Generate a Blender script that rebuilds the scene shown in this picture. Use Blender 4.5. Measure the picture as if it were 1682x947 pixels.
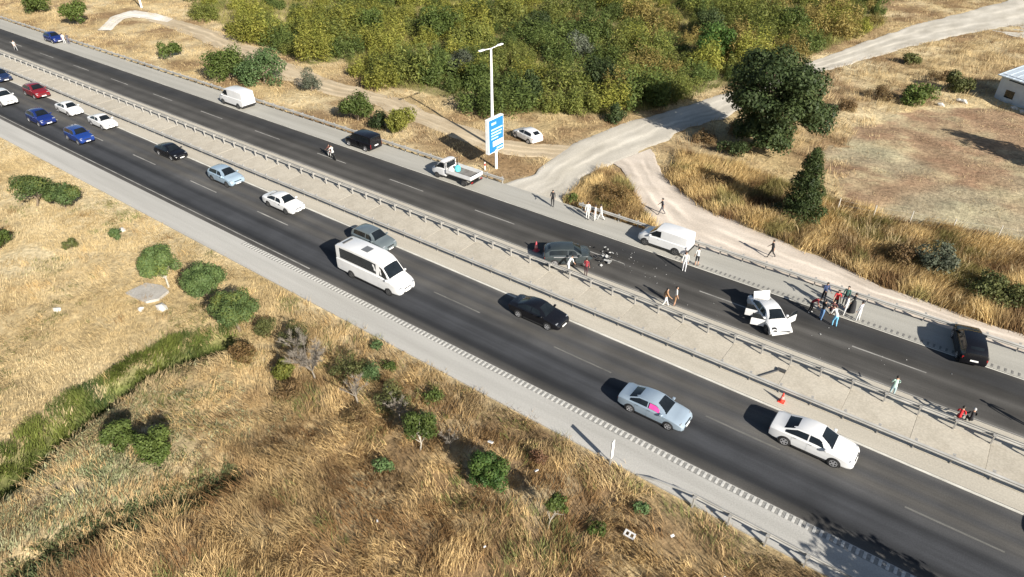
import bpy, bmesh, math, random
import numpy as np
from mathutils import Vector, Matrix

R = math.radians
for o in list(bpy.data.objects):
    bpy.data.objects.remove(o)
scene = bpy.context.scene
C = scene.collection

# ------------------------------------------------------------------ camera
CAM_H = 30.5
cam_d = bpy.data.cameras.new('camera')
cam_d.sensor_width = 36.0
cam_d.lens = 36.0 * 1100.0 / 1682.0
cam_d.clip_start = 0.5
cam_d.clip_end = 6000.0
cam = bpy.data.objects.new('camera', cam_d)
C.objects.link(cam)
cam.location = (0, 0, CAM_H)
cam.rotation_euler = (R(90 - 34.411), 0, R(36.666))
scene.camera = cam

# ------------------------------------------------------------------ light
SUN_AZ, SUN_EL = 19.5, 27.5          # sun stands towards +X, a little towards -Y
sv = Vector((math.cos(R(SUN_AZ)) * math.cos(R(SUN_EL)), -math.sin(R(SUN_AZ)) * math.cos(R(SUN_EL)), math.sin(R(SUN_EL))))
world = bpy.data.worlds.new('World')
scene.world = world
world.use_nodes = True
wn = world.node_tree.nodes
wl = world.node_tree.links
wn.clear()
wo = wn.new('ShaderNodeOutputWorld'); wb = wn.new('ShaderNodeBackground'); ws = wn.new('ShaderNodeTexSky')
ws.sky_type = 'NISHITA'; ws.sun_disc = False
ws.sun_elevation = R(SUN_EL); ws.sun_rotation = math.atan2(sv.x, sv.y)
ws.air_density = 1.0; ws.dust_density = 1.0; ws.ozone_density = 1.0
wb.inputs['Strength'].default_value = 0.05
wl.new(ws.outputs[0], wb.inputs[0]); wl.new(wb.outputs[0], wo.inputs[0])
sun_d = bpy.data.lights.new('sun', 'SUN')
sun_d.energy = 5.0; sun_d.angle = R(0.5); sun_d.color = (1.0, 0.94, 0.84)
sun = bpy.data.objects.new('sun', sun_d)
C.objects.link(sun)
sun.rotation_euler = (-sv).to_track_quat('-Z', 'Y').to_euler()
vs = scene.view_settings
vs.view_transform = 'Standard'; vs.look = 'None'; vs.gamma = 1.0; vs.use_curve_mapping = False
vs.exposure = 1.02
scene.cycles.max_bounces = 6
scene.cycles.diffuse_bounces = 3
scene.cycles.glossy_bounces = 3
scene.cycles.transparent_max_bounces = 4

# ------------------------------------------------------------------ helpers
rng = np.random.default_rng(7)
random.seed(7)

def vn(x, y, s, seed=0):
    """smooth value noise 0..1"""
    g = np.random.default_rng(1000 + seed).random((64, 64))
    u = np.asarray(x, float) / s; v = np.asarray(y, float) / s
    i = np.floor(u).astype(int); j = np.floor(v).astype(int)
    a = u - i; b = v - j
    a = a * a * (3 - 2 * a); b = b * b * (3 - 2 * b)
    i0 = i % 64; i1 = (i + 1) % 64; j0 = j % 64; j1 = (j + 1) % 64
    return (g[i0, j0] * (1 - a) + g[i1, j0] * a) * (1 - b) + (g[i0, j1] * (1 - a) + g[i1, j1] * a) * b

def fbm(x, y, s, seed=0, n=4):
    t = 0; w = 1; tw = 0
    for k in range(n):
        t = t + w * vn(x, y, s / 2 ** k, seed + k * 17); tw += w; w *= 0.55
    return t / tw

def inpoly(x, y, poly):
    x = np.asarray(x, float); y = np.asarray(y, float)
    ins = np.zeros(x.shape, bool)
    n = len(poly); j = n - 1
    for i in range(n):
        xi, yi = poly[i]; xj, yj = poly[j]
        if yi != yj:
            c = ((yi > y) != (yj > y)) & (x < (xj - xi) * (y - yi) / (yj - yi) + xi)
            ins ^= c
        j = i
    return ins

def segdist(x, y, pts):
    d = np.full(np.shape(x), 1e9)
    for (ax, ay), (bx, by) in zip(pts[:-1], pts[1:]):
        dx, dy = bx - ax, by - ay
        t = np.clip(((x - ax) * dx + (y - ay) * dy) / (dx * dx + dy * dy), 0, 1)
        d = np.minimum(d, np.hypot(x - ax - t * dx, y - ay - t * dy))
    return d

def in_view(x, y, z=0.0, mx=160, my=120):
    """is a ground point near what the photograph can see (culls unseen grass)"""
    a = R(126.666); p = R(34.411)
    fx, fy = math.cos(a), math.sin(a)
    f = x * fx + y * fy
    r = x * math.sin(a) - y * math.cos(a)
    dz = z - CAM_H
    d = f * math.cos(p) - dz * math.sin(p)
    u = f * math.sin(p) + dz * math.cos(p)
    ok = d > 1
    px = 841 + 1100 * r / np.maximum(d, 1); py = 473 - 1100 * u / np.maximum(d, 1)
    return ok & (px > -mx) & (px < 1682 + mx) & (py > -my) & (py < 947 + my)

def setp(o, label=None, cat=None, group=None, kind=None):
    if label: o['label'] = label
    if cat: o['category'] = cat
    if group: o['group'] = group
    if kind: o['kind'] = kind
    return o

def link(name, me, parent=None, loc=None, rz=0.0):
    o = bpy.data.objects.new(name, me)
    C.objects.link(o)
    if parent is not None: o.parent = parent
    if loc is not None: o.location = loc
    if rz: o.rotation_euler = (0, 0, rz)
    return o

def empty(name, loc, rz=0.0):
    o = bpy.data.objects.new(name, None)
    o.empty_display_size = 0.3
    C.objects.link(o); o.location = loc; o.rotation_euler = (0, 0, rz)
    return o

def pymesh(name, verts, faces, mat, smooth=False, angle=None):
    me = bpy.data.meshes.new(name)
    me.from_pydata([tuple(v) for v in verts], [], faces)
    me.materials.append(mat)
    if smooth:
        me.polygons.foreach_set('use_smooth', [True] * len(me.polygons))
        if angle: me.set_sharp_from_angle(angle=R(angle))
    me.update()
    return me

def npmesh(name, V, F, mats, col=None, fm=None, smooth=False):
    V = np.ascontiguousarray(V, dtype=np.float32); F = np.ascontiguousarray(F, dtype=np.int32)
    k = F.shape[1]
    me = bpy.data.meshes.new(name)
    me.vertices.add(len(V)); me.vertices.foreach_set('co', V.ravel())
    me.loops.add(F.size); me.loops.foreach_set('vertex_index', F.ravel())
    me.polygons.add(len(F))
    me.polygons.foreach_set('loop_start', np.arange(0, F.size, k, dtype=np.int32))
    if not isinstance(mats, (list, tuple)): mats = [mats]
    for m in mats: me.materials.append(m)
    if fm is not None: me.polygons.foreach_set('material_index', np.asarray(fm, dtype=np.int32))
    if smooth: me.polygons.foreach_set('use_smooth', np.ones(len(F), dtype=bool))
    if col is not None:
        at = me.color_attributes.new('Col', 'FLOAT_COLOR', 'POINT')
        c4 = np.ones((len(V), 4), np.float32); c4[:, :3] = col
        at.data.foreach_set('color', c4.ravel())
    me.update(calc_edges=True)
    return me

class MB:
    """collects simple shapes into one mesh"""
    def __init__(s): s.v = []; s.f = []
    def add(s, v, f):
        n = len(s.v); s.v += [tuple(p) for p in v]; s.f += [tuple(i + n for i in q) for q in f]; return s
    def box(s, x0, x1, y0, y1, z0, z1, b=0.0, M=None):
        if b > 0:
            bm = bmesh.new(); bmesh.ops.create_cube(bm, size=1)
            bmesh.ops.scale(bm, vec=(x1 - x0, y1 - y0, z1 - z0), verts=bm.verts)
            bmesh.ops.translate(bm, vec=((x0 + x1) / 2, (y0 + y1) / 2, (z0 + z1) / 2), verts=bm.verts)
            bmesh.ops.bevel(bm, geom=bm.edges[:], offset=b, segments=2, profile=0.5, affect='EDGES')
            bm.verts.ensure_lookup_table()
            v = [p.co.copy() for p in bm.verts]; f = [[q.index for q in fc.verts] for fc in bm.faces]; bm.free()
        else:
            v = [Vector(p) for p in ((x0, y0, z0), (x1, y0, z0), (x1, y1, z0), (x0, y1, z0), (x0, y0, z1), (x1, y0, z1), (x1, y1, z1), (x0, y1, z1))]
            f = [(0, 3, 2, 1), (4, 5, 6, 7), (0, 1, 5, 4), (1, 2, 6, 5), (2, 3, 7, 6), (3, 0, 4, 7)]
        if M is not None: v = [M @ Vector(p) for p in v]
        return s.add(v, f)
    def tube(s, pts, rad, n=8):
        """tapered tube through points"""
        pts = [Vector(p) for p in pts]
        if not hasattr(rad, '__len__'): rad = [rad] * len(pts)
        v = []; f = []
        for i, p in enumerate(pts):
            d = (pts[min(i + 1, len(pts) - 1)] - pts[max(i - 1, 0)]).normalized()
            a = d.cross(Vector((0, 0, 1)) if abs(d.z) < 0.95 else Vector((1, 0, 0))).normalized(); b = d.cross(a)
            for k in range(n):
                t = 2 * math.pi * k / n
                v.append(p + (a * math.cos(t) + b * math.sin(t)) * rad[i])
        for i in range(len(pts) - 1):
            for k in range(n):
                f.append((i * n + k, i * n + (k + 1) % n, (i + 1) * n + (k + 1) % n, (i + 1) * n + k))
        f.append(tuple(range(n))); f.append(tuple(reversed(range((len(pts) - 1) * n, len(pts) * n))))
        return s.add(v, f)
    def lathe(s, prof, n=20, M=None):
        """profile of (radius, z) spun about z"""
        v = []; f = []
        for r, z in prof:
            for k in range(n):
                t = 2 * math.pi * k / n
                v.append(Vector((r * math.cos(t), r * math.sin(t), z)))
        for i in range(len(prof) - 1):
            for k in range(n):
                f.append((i * n + k, i * n + (k + 1) % n, (i + 1) * n + (k + 1) % n, (i + 1) * n + k))
        f.append(tuple(reversed(range(n)))); f.append(tuple(range((len(prof) - 1) * n, len(prof) * n)))
        if M is not None: v = [M @ p for p in v]
        return s.add(v, f)
    def mesh(s, name, mat, smooth=False, angle=35):
        return pymesh(name, s.v, s.f, mat, smooth, angle)
    def obj(s, name, mat, parent=None, smooth=False, angle=35, loc=None, rz=0):
        return link(name, s.mesh(name, mat, smooth, angle), parent, loc, rz)

# ------------------------------------------------------------------ materials
def newmat(name):
    m = bpy.data.materials.new(name); m.use_nodes = True
    nt = m.node_tree
    return m, nt, nt.nodes['Principled BSDF']

def pmat(name, col, rough=0.6, metal=0.0, coat=0.0, var=0.12, scale=2.5, bump=0.0, spec=0.5):
    """plain surface with a little procedural mottling"""
    m, nt, p = newmat(name)
    tc = nt.nodes.new('ShaderNodeTexCoord'); nz = nt.nodes.new('ShaderNodeTexNoise')
    nz.inputs['Scale'].default_value = scale; nz.inputs['Detail'].default_value = 5
    nt.links.new(tc.outputs['Object'], nz.inputs['Vector'])
    mr = nt.nodes.new('ShaderNodeMapRange')
    mr.inputs[1].default_value = 0.3; mr.inputs[2].default_value = 0.7
    mr.inputs[3].default_value = 1 - var; mr.inputs[4].default_value = 1 + var
    nt.links.new(nz.outputs['Fac'], mr.inputs[0])
    mx = nt.nodes.new('ShaderNodeVectorMath'); mx.operation = 'SCALE'
    mx.inputs[0].default_value = col
    nt.links.new(mr.outputs[0], mx.inputs['Scale'])
    nt.links.new(mx.outputs[0], p.inputs['Base Color'])
    p.inputs['Roughness'].default_value = rough; p.inputs['Metallic'].default_value = metal
    p.inputs['Coat Weight'].default_value = coat; p.inputs['Coat Roughness'].default_value = 0.06
    p.inputs['Specular IOR Level'].default_value = spec
    if bump:
        b = nt.nodes.new('ShaderNodeBump'); b.inputs['Strength'].default_value = bump; b.inputs['Distance'].default_value = 0.02
        nt.links.new(nz.outputs['Fac'], b.inputs['Height']); nt.links.new(b.outputs[0], p.inputs['Normal'])
    return m

_paint = {}
def paint(col, rough=0.3, metal=0.0):
    key = (col, rough, metal)
    if key not in _paint:
        _paint[key] = pmat('car_paint', col, rough, metal, coat=0.6, var=0.05, scale=1.2)
    return _paint[key]

GLASS = pmat('window_glass', (0.010, 0.013, 0.016), 0.08, 0, 0.0, var=0.3, scale=1.5, spec=0.4)
RUBBER = pmat('tyre_rubber', (0.018, 0.018, 0.019), 0.8)
ALLOY = pmat('alloy', (0.55, 0.55, 0.57), 0.35, 0.6, var=0.06)
STEELDK = pmat('dark_wheel', (0.10, 0.10, 0.10), 0.5, 0.3)
BLACKPL = pmat('black_plastic', (0.02, 0.02, 0.021), 0.5)
HEADL = pmat('headlight_lens', (0.32, 0.34, 0.37), 0.1, 0.3, 0.5)
TAILL = pmat('tail_lens', (0.30, 0.012, 0.012), 0.2, 0, 0.5)
PLATE = pmat('number_plate_white', (0.75, 0.75, 0.73), 0.5)
GALV = pmat('galvanised_steel', (0.42, 0.41, 0.385), 0.5, 0.25, var=0.15, scale=1.2)
GALVD = pmat('galvanised_post', (0.33, 0.32, 0.30), 0.6, 0.15, var=0.2, scale=3)
WHITEP = pmat('white_painted_steel', (0.78, 0.78, 0.77), 0.45)
BARK = pmat('bark', (0.15, 0.115, 0.08), 0.9, var=0.35, scale=6, bump=0.6)
BARKPALE = pmat('pale_bark', (0.36, 0.33, 0.28), 0.9, var=0.3, scale=6, bump=0.6)
DEADWOOD = pmat('dead_wood', (0.20, 0.175, 0.145), 0.95, var=0.3, scale=6, bump=0.5)

def leafmat(name, trans=0.25, rough=0.6, gain=1.0):
    m, nt, p = newmat(name)
    a = nt.nodes.new('ShaderNodeAttribute'); a.attribute_name = 'Col'
    oi = nt.nodes.new('ShaderNodeObjectInfo')
    mr = nt.nodes.new('ShaderNodeMapRange'); mr.inputs[3].default_value = 0.82 * gain; mr.inputs[4].default_value = 1.18 * gain
    nt.links.new(oi.outputs['Random'], mr.inputs[0])
    sc = nt.nodes.new('ShaderNodeVectorMath'); sc.operation = 'SCALE'
    nt.links.new(a.outputs['Color'], sc.inputs[0]); nt.links.new(mr.outputs[0], sc.inputs['Scale'])
    nt.links.new(sc.outputs[0], p.inputs['Base Color'])
    p.inputs['Roughness'].default_value = rough; p.inputs['Specular IOR Level'].default_value = 0.25
    tr = nt.nodes.new('ShaderNodeBsdfTranslucent'); nt.links.new(sc.outputs[0], tr.inputs['Color'])
    mx = nt.nodes.new('ShaderNodeMixShader'); mx.inputs[0].default_value = trans
    out = nt.nodes['Material Output']
    nt.links.new(p.outputs[0], mx.inputs[1]); nt.links.new(tr.outputs[0], mx.inputs[2]); nt.links.new(mx.outputs[0], out.inputs['Surface'])
    return m
LEAF = leafmat('leaves', 0.32)
GRASS = leafmat('grass_blades', 0.2, 0.7)

def ground_mat():
    m, nt, p = newmat('dry_ground')
    a = nt.nodes.new('ShaderNodeAttribute'); a.attribute_name = 'Col'
    tc = nt.nodes.new('ShaderNodeTexCoord')
    n1 = nt.nodes.new('ShaderNodeTexNoise'); n1.inputs['Scale'].default_value = 2.2; n1.inputs['Detail'].default_value = 8; n1.inputs['Roughness'].default_value = 0.7
    n2 = nt.nodes.new('ShaderNodeTexNoise'); n2.inputs['Scale'].default_value = 0.35; n2.inputs['Detail'].default_value = 6
    for n in (n1, n2): nt.links.new(tc.outputs['Object'], n.inputs['Vector'])
    m1 = nt.nodes.new('ShaderNodeMapRange'); m1.inputs[1].default_value = 0.3; m1.inputs[2].default_value = 0.7; m1.inputs[3].default_value = 0.55; m1.inputs[4].default_value = 1.4
    m2 = nt.nodes.new('ShaderNodeMapRange'); m2.inputs[1].default_value = 0.3; m2.inputs[2].default_value = 0.7; m2.inputs[3].default_value = 0.8; m2.inputs[4].default_value = 1.2
    nt.links.new(n1.outputs['Fac'], m1.inputs[0]); nt.links.new(n2.outputs['Fac'], m2.inputs[0])
    mu = nt.nodes.new('ShaderNodeMath'); mu.operation = 'MULTIPLY'
    nt.links.new(m1.outputs[0], mu.inputs[0]); nt.links.new(m2.outputs[0], mu.inputs[1])
    sc = nt.nodes.new('ShaderNodeVectorMath'); sc.operation = 'SCALE'
    nt.links.new(a.outputs['Color'], sc.inputs[0]); nt.links.new(mu.outputs[0], sc.inputs['Scale'])
    nt.links.new(sc.outputs[0], p.inputs['Base Color'])
    p.inputs['Roughness'].default_value = 0.95; p.inputs['Specular IOR Level'].default_value = 0.1
    b = nt.nodes.new('ShaderNodeBump'); b.inputs['Strength'].default_value = 0.9; b.inputs['Distance'].default_value = 0.15
    nt.links.new(n1.outputs['Fac'], b.inputs['Height']); nt.links.new(b.outputs[0], p.inputs['Normal'])
    return m

def asphalt_mat(name, y0, y1, stops, tint=(1, 1, 1)):
    """lane wear across the road (stops over y) and long streaks along it"""
    m, nt, p = newmat(name)
    N = nt.nodes.new; L = nt.links.new
    tc = N('ShaderNodeTexCoord'); sx = N('ShaderNodeSeparateXYZ'); L(tc.outputs['Object'], sx.inputs[0])
    mp = N('ShaderNodeMapping'); mp.inputs['Scale'].default_value = (0.035, 0.9, 1); L(tc.outputs['Object'], mp.inputs[0])
    ns = N('ShaderNodeTexNoise'); ns.inputs['Scale'].default_value = 1.0; ns.inputs['Detail'].default_value = 6; L(mp.outputs[0], ns.inputs['Vector'])
    wob = N('ShaderNodeMapRange'); wob.inputs[3].default_value = -0.35; wob.inputs[4].default_value = 0.35; L(ns.outputs['Fac'], wob.inputs[0])
    ad = N('ShaderNodeMath'); ad.operation = 'ADD'; L(sx.outputs['Y'], ad.inputs[0]); L(wob.outputs[0], ad.inputs[1])
    mr = N('ShaderNodeMapRange'); mr.inputs[1].default_value = y0; mr.inputs[2].default_value = y1; L(ad.outputs[0], mr.inputs[0])
    cr = N('ShaderNodeValToRGB'); cr.color_ramp.interpolation = 'EASE'
    el = cr.color_ramp.elements
    while len(el) < len(stops): el.new(0.5)
    for e, (yy, c) in zip(el, stops):
        e.position = (yy - y0) / (y1 - y0); e.color = (c[0], c[1], c[2], 1)
    L(mr.outputs[0], cr.inputs[0])
    mp2 = N('ShaderNodeMapping'); mp2.inputs['Scale'].default_value = (0.07, 1.7, 1); L(tc.outputs['Object'], mp2.inputs[0])
    n2 = N('ShaderNodeTexNoise'); n2.inputs['Scale'].default_value = 1; n2.inputs['Detail'].default_value = 7; n2.inputs['Roughness'].default_value = 0.65; L(mp2.outputs[0], n2.inputs['Vector'])
    n3 = N('ShaderNodeTexNoise'); n3.inputs['Scale'].default_value = 14; n3.inputs['Detail'].default_value = 6; L(tc.outputs['Object'], n3.inputs['Vector'])
    n4 = N('ShaderNodeTexNoise'); n4.inputs['Scale'].default_value = 0.3; n4.inputs['Detail'].default_value = 5; L(tc.outputs['Object'], n4.inputs['Vector'])
    prev = None
    for n, lo, hi in ((n2, 0.8, 1.22), (n3, 0.85, 1.15), (n4, 0.82, 1.2)):
        q = N('ShaderNodeMapRange'); q.inputs[1].default_value = 0.3; q.inputs[2].default_value = 0.7; q.inputs[3].default_value = lo; q.inputs[4].default_value = hi
        L(n.outputs['Fac'], q.inputs[0])
        if prev is None: prev = q.outputs[0]
        else:
            mm = N('ShaderNodeMath'); mm.operation = 'MULTIPLY'; L(prev, mm.inputs[0]); L(q.outputs[0], mm.inputs[1]); prev = mm.outputs[0]
    sc = N('ShaderNodeVectorMath'); sc.operation = 'SCALE'; L(cr.outputs[0], sc.inputs[0]); L(prev, sc.inputs['Scale'])
    L(sc.outputs[0], p.inputs['Base Color'])
    p.inputs['Roughness'].default_value = 0.85; p.inputs['Specular IOR Level'].default_value = 0.2
    b = N('ShaderNodeBump'); b.inputs['Strength'].default_value = 0.25; b.inputs['Distance'].default_value = 0.01
    L(n3.outputs['Fac'], b.inputs['Height']); L(b.outputs[0], p.inputs['Normal'])
    return m

def gravel_mat(name, c0, c1, streak=(0.5, 0.5, 1), speck=9.0, rnd=0.0, rut=False):
    m, nt, p = newmat(name)
    N = nt.nodes.new; L = nt.links.new
    tc = N('ShaderNodeTexCoord')
    mp = N('ShaderNodeMapping'); mp.inputs['Scale'].default_value = streak; L(tc.outputs['Object'], mp.inputs[0])
    n1 = N('ShaderNodeTexNoise'); n1.inputs['Scale'].default_value = 1; n1.inputs['Detail'].default_value = 8; n1.inputs['Roughness'].default_value = 0.6; L(mp.outputs[0], n1.inputs['Vector'])
    cr = N('ShaderNodeValToRGB'); e = cr.color_ramp.elements
    e[0].position = 0.3; e[0].color = (*c0, 1); e[1].position = 0.7; e[1].color = (*c1, 1); L(n1.outputs['Fac'], cr.inputs[0])
    n2 = N('ShaderNodeTexNoise'); n2.inputs['Scale'].default_value = speck; n2.inputs['Detail'].default_value = 4; L(tc.outputs['Object'], n2.inputs['Vector'])
    q = N('ShaderNodeMapRange'); q.inputs[1].default_value = 0.3; q.inputs[2].default_value = 0.7; q.inputs[3].default_value = 0.88; q.inputs[4].default_value = 1.1; L(n2.outputs['Fac'], q.inputs[0])
    fac = q.outputs[0]
    if rnd:
        oi = N('ShaderNodeObjectInfo'); q2 = N('ShaderNodeMapRange'); q2.inputs[3].default_value = 1 - rnd; q2.inputs[4].default_value = 1 + rnd; L(oi.outputs['Random'], q2.inputs[0])
        mm = N('ShaderNodeMath'); mm.operation = 'MULTIPLY'; L(fac, mm.inputs[0]); L(q2.outputs[0], mm.inputs[1]); fac = mm.outputs[0]
    if rut:
        at = N('ShaderNodeAttribute'); at.attribute_name = 'Col'; mm = N('ShaderNodeMath'); mm.operation = 'MULTIPLY'; L(fac, mm.inputs[0]); L(at.outputs['Fac'], mm.inputs[1]); fac = mm.outputs[0]
    sc = N('ShaderNodeVectorMath'); sc.operation = 'SCALE'; L(cr.outputs[0], sc.inputs[0]); L(fac, sc.inputs['Scale'])
    L(sc.outputs[0], p.inputs['Base Color']); p.inputs['Roughness'].default_value = 0.9; p.inputs['Specular IOR Level'].default_value = 0.15
    b = N('ShaderNodeBump'); b.inputs['Strength'].default_value = 0.35; b.inputs['Distance'].default_value = 0.02; L(n2.outputs['Fac'], b.inputs['Height']); L(b.outputs[0], p.inputs['Normal'])
    return m

# ------------------------------------------------------------------ layout of the place (metres)
DITCH2 = [(-31.5, 0.0), (-31.6, 2.4), (-30.9, 4.6), (-30.1, 6.9), (-29.0, 9.0), (-28.6, 10.6)]
DITCH = [(-37.0, -6), (-38.3, 2.8), (-39.6, 5.3), (-40.6, 9.1), (-41.0, 12.5), (-40.6, 15.5), (-39.2, 17.9)]
GRAVEL_L = [(-38.8, 50.75), (-38.0, 54.5), (-38.5, 59.1), (-39.0, 64.3), (-37.9, 72.5), (-35.7, 78.1), (-34.8, 81.6), (-31.2, 93.6), (-26.2, 118.3), (-23.7, 129.4), (-18.4, 152.3), (-11.0, 174.1), (-4.1, 196.9), (6, 235)]
GRAVEL_R = [(-31.6, 50.75), (-33.0, 57.2), (-32.3, 62.6), (-31.4, 66.5), (-30.9, 70.3), (-30.1, 77.0), (-28.0, 83.3), (-24.7, 108.5), (-21.1, 118.7), (-17.3, 130.8), (-11.4, 146.2), (-5.2, 159.2), (4, 176.0), (18, 222)]
ACCESS_L = [(-32.3, 62.6), (-28.4, 58.8), (-24.3, 53.9), (-21.4, 51.0), (-17.1, 50.85), (-9.2, 50.85), (-2.2, 50.85), (4.0, 50.85), (60, 50.85)]
ACCESS_R = [(-30.9, 68.4), (-26.0, 62.4), (-19.5, 57.8), (-14.4, 57.1), (-8.0, 55.8), (-2.7, 54.0), (2.2, 53.5), (7.0, 53.5), (60, 53.7)]
BRANCH = [(-5.2, 158.5), (2, 152), (14, 146), (14, 153), (4, 160), (0, 172)]
PATH_A = [(-37.5, 62.5), (-41.4, 59.8), (-46.6, 58.6), (-52.7, 59.6), (-60.5, 60.2), (-66.5, 61.8), (-70.0, 61.4), (-80, 61.2), (-91.0, 62.8), (-107.5, 66.0), (-120, 68), (-134, 69.3), (-146, 69.5), (-146, 65), (-137, 59.4)]
THICKET = [(-140.7, 78.5), (-110.7, 70.6), (-88.9, 66.6), (-86.9, 71.5), (-74.6, 66.2), (-66.7, 67.5), (-61.1, 67.8), (-56.7, 66.8), (-50.8, 68.4), (-43.9, 73.0), (-39.6, 75.2), (-36.6, 80.6), (-33.2, 94.6), (-28.0, 119), (-25.5, 131), (-22.5, 150), (-30, 175), (-60, 175), (-92, 150), (-125, 112), (-160, 95)]
FIELD = [(-12, 97.0), (-6.3, 104.3), (2.8, 108.2), (40, 112), (40, 72), (3.8, 68.6), (-5.7, 66.4), (-10.0, 67.5), (-13.5, 81.3)]

def hgt(x, y):
    x = np.asarray(x, float); y = np.asarray(y, float)
    b = -0.10 + 0.35 * (fbm(x, y, 9, 3) - 0.5) + 0.12 * (vn(x, y, 1.7, 9) - 0.5)
    edge = np.clip((24.6 - y) / 3.0, 0, 1) + np.clip((y - 51.2) / 3.0, 0, 1)
    road = (y > 24.4) & (y < 51.2)
    z = -0.10 + (b + 0.10) * np.minimum(edge, 1)
    z = np.where(road, -0.12, z)
    dd = segdist(x, y, DITCH)
    z = z + 0.34 * (fbm(x, y, 2.6, 19, 2) - 0.5) * np.minimum(edge, 1) * np.clip(0.45 + (x + 46) / 20, 0.3, 1)
    z = z - 1.25 * np.exp(-(dd / 0.85) ** 2) * (y < 19.5)
    z = z - 0.7 * np.exp(-(segdist(x, y, DITCH2) / 0.8) ** 2)
    inside = (inpoly(x, y, GRAVEL_L + GRAVEL_R[::-1]) | inpoly(x, y, ACCESS_L + ACCESS_R[::-1])) & (y > 50)
    z = np.where(inside | (segdist(x, y, PATH_A) < 2.4), np.minimum(z, -0.11), z)
    return z

# colours of the open ground
def ground_col(x, y):
    n = fbm(x, y, 7, 21); n2 = fbm(x, y, 2.2, 33); n3 = fbm(x, y, 18, 45)
    straw = np.array([0.42, 0.32, 0.17]); pale = np.array([0.54, 0.445, 0.275]); brown = np.array([0.20, 0.125, 0.065]); olive = np.array([0.17, 0.155, 0.06])
    def mixc(a, b, t): return a * (1 - t[..., None]) + b * t[..., None]
    base = mixc(np.broadcast_to(straw, x.shape + (3,)), pale, np.clip((n - 0.4) * 3, 0, 1))
    near = y < 25
    # browner towards the lower middle and right of the near field
    t = np.clip((x + 42) / 22, 0, 1) * np.clip(0.35 + (n2 - 0.35) * 2.2, 0, 1)
    base = np.where(near[..., None], mixc(base, brown, t * 0.85), base)
    # sage and bare pale patches left of the lower frame
    g = np.exp(-(((x + 34.5) / 4.5) ** 2 + ((y - 6) / 7.5) ** 2)) * np.clip((n2 - 0.3) * 3.5, 0, 1)
    base = mixc(base, np.array([0.40, 0.345, 0.22]), np.clip(g * 0.9, 0, 1))
    dd = segdist(x, y, DITCH)
    base = np.where(near[..., None], mixc(base, np.array([0.10, 0.12, 0.035]), np.clip(1.4 - dd / 1.5, 0, 1)), base)
    # far verge and rough ground
    far = y > 50
    base = np.where(far[..., None], mixc(base, brown, np.clip((fbm(x, y, 5, 49) - 0.4) * 3.2, 0, 0.85)), base)
    th = inpoly(x, y, THICKET)
    base = np.where(th[..., None], mixc(base, olive, np.clip(0.45 + (n2 - 0.4), 0, 0.95)), base)
    wx = (fbm(x, y, 5, 91) - .5) * 7; wy = (fbm(x, y, 5, 92) - .5) * 7
    fd = inpoly(x + wx, y + wy, FIELD)
    n4 = fbm(x * 0.5, y, 1.6, 47); n5 = fbm(x, y, 4, 48)
    fcol = mixc(np.broadcast_to(np.array([0.29, 0.20, 0.125]), x.shape + (3,)), np.array([0.39, 0.325, 0.20]), np.clip((n5 - 0.44) * 4.5, 0, .9))
    fcol = mixc(fcol, np.array([0.23, 0.135, 0.085]), np.clip((n4 - 0.52) * 4, 0, 0.55))
    fcol = mixc(fcol, np.array([0.33, 0.32, 0.22]), np.clip((n3 - 0.55) * 5, 0, 0.5))
    base = np.where(fd[..., None], fcol, base)
    return base

# ------------------------------------------------------------------ ground
def axis(a, b, step, far0, far1):
    mid = np.arange(a, b + step, step)
    left = a - np.geomspace(2, a - far0, 18)[::-1]; right = b + step + np.geomspace(2, far1 - b, 18)
    return np.concatenate([left, mid, right])
gx = axis(-185, 30, 0.7, -3000, 3000); gy = axis(-12, 200, 0.7, -2500, 4000)
GX, GY = np.meshgrid(gx, gy, indexing='ij')
GZ = hgt(GX, GY)
V = np.stack([GX, GY, GZ], -1).reshape(-1, 3)
nx, ny = GX.shape
idx = np.arange(nx * ny).reshape(nx, ny)
F = np.stack([idx[:-1, :-1], idx[1:, :-1], idx[1:, 1:], idx[:-1, 1:]], -1).reshape(-1, 4)
ground = link('ground', npmesh('ground', V, F, ground_mat(), ground_col(GX, GY).reshape(-1, 3), smooth=True))
setp(ground, 'dry straw coloured ground with fallow field and bare patches', 'ground', kind='structure')

X0, X1 = -340.0, 90.0
def sheet(name, y0, y1, z0, z1, mat, label, cat, kind='structure', parent=None, xa=X0, xb=X1):
    mb = MB(); mb.box(xa, xb, y0, y1, z0, z1)
    o = mb.obj(name, mat, parent)
    if parent is None: setp(o, label, cat, kind=kind)
    return o

A = lambda v, t=(1, 1, 1.02): (v * t[0], v * t[1], v * t[2])
W_ = (1.05, 1.0, 0.93); K_ = (0.96, 1.0, 1.1)
NEAR_ASPH = asphalt_mat('near_asphalt', 27.2, 35.2, [(27.2, A(.12, W_)), (27.75, A(.06, W_)), (28.3, A(.024, K_)), (29.1, A(.044, K_)), (29.8, A(.052, K_)), (30.5, A(.032, K_)), (31.4, A(.068)), (32.2, A(.080, W_)), (32.8, A(.060)), (33.5, A(.076, W_)), (34.3, A(.058)), (35.1, A(.11, W_))])
FAR_ASPH = asphalt_mat('far_asphalt', 41.2, 47.8, [(41.2, A(.14, W_)), (42.0, A(.055, W_)), (42.6, A(.07, W_)), (43.5, A(.048, W_)), (44.2, A(.07, W_)), (45.0, A(.040, W_)), (46.0, A(.034)), (46.8, A(.038)), (47.7, A(.058, W_))])
SHOULDER = gravel_mat('shoulder_concrete', (0.335, 0.325, 0.30), (0.43, 0.418, 0.39), (0.05, 0.9, 1), 12)
SHOULDER2 = gravel_mat('far_shoulder_concrete', (0.295, 0.285, 0.255), (0.385, 0.372, 0.335), (0.05, 0.9, 1), 12)
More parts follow.
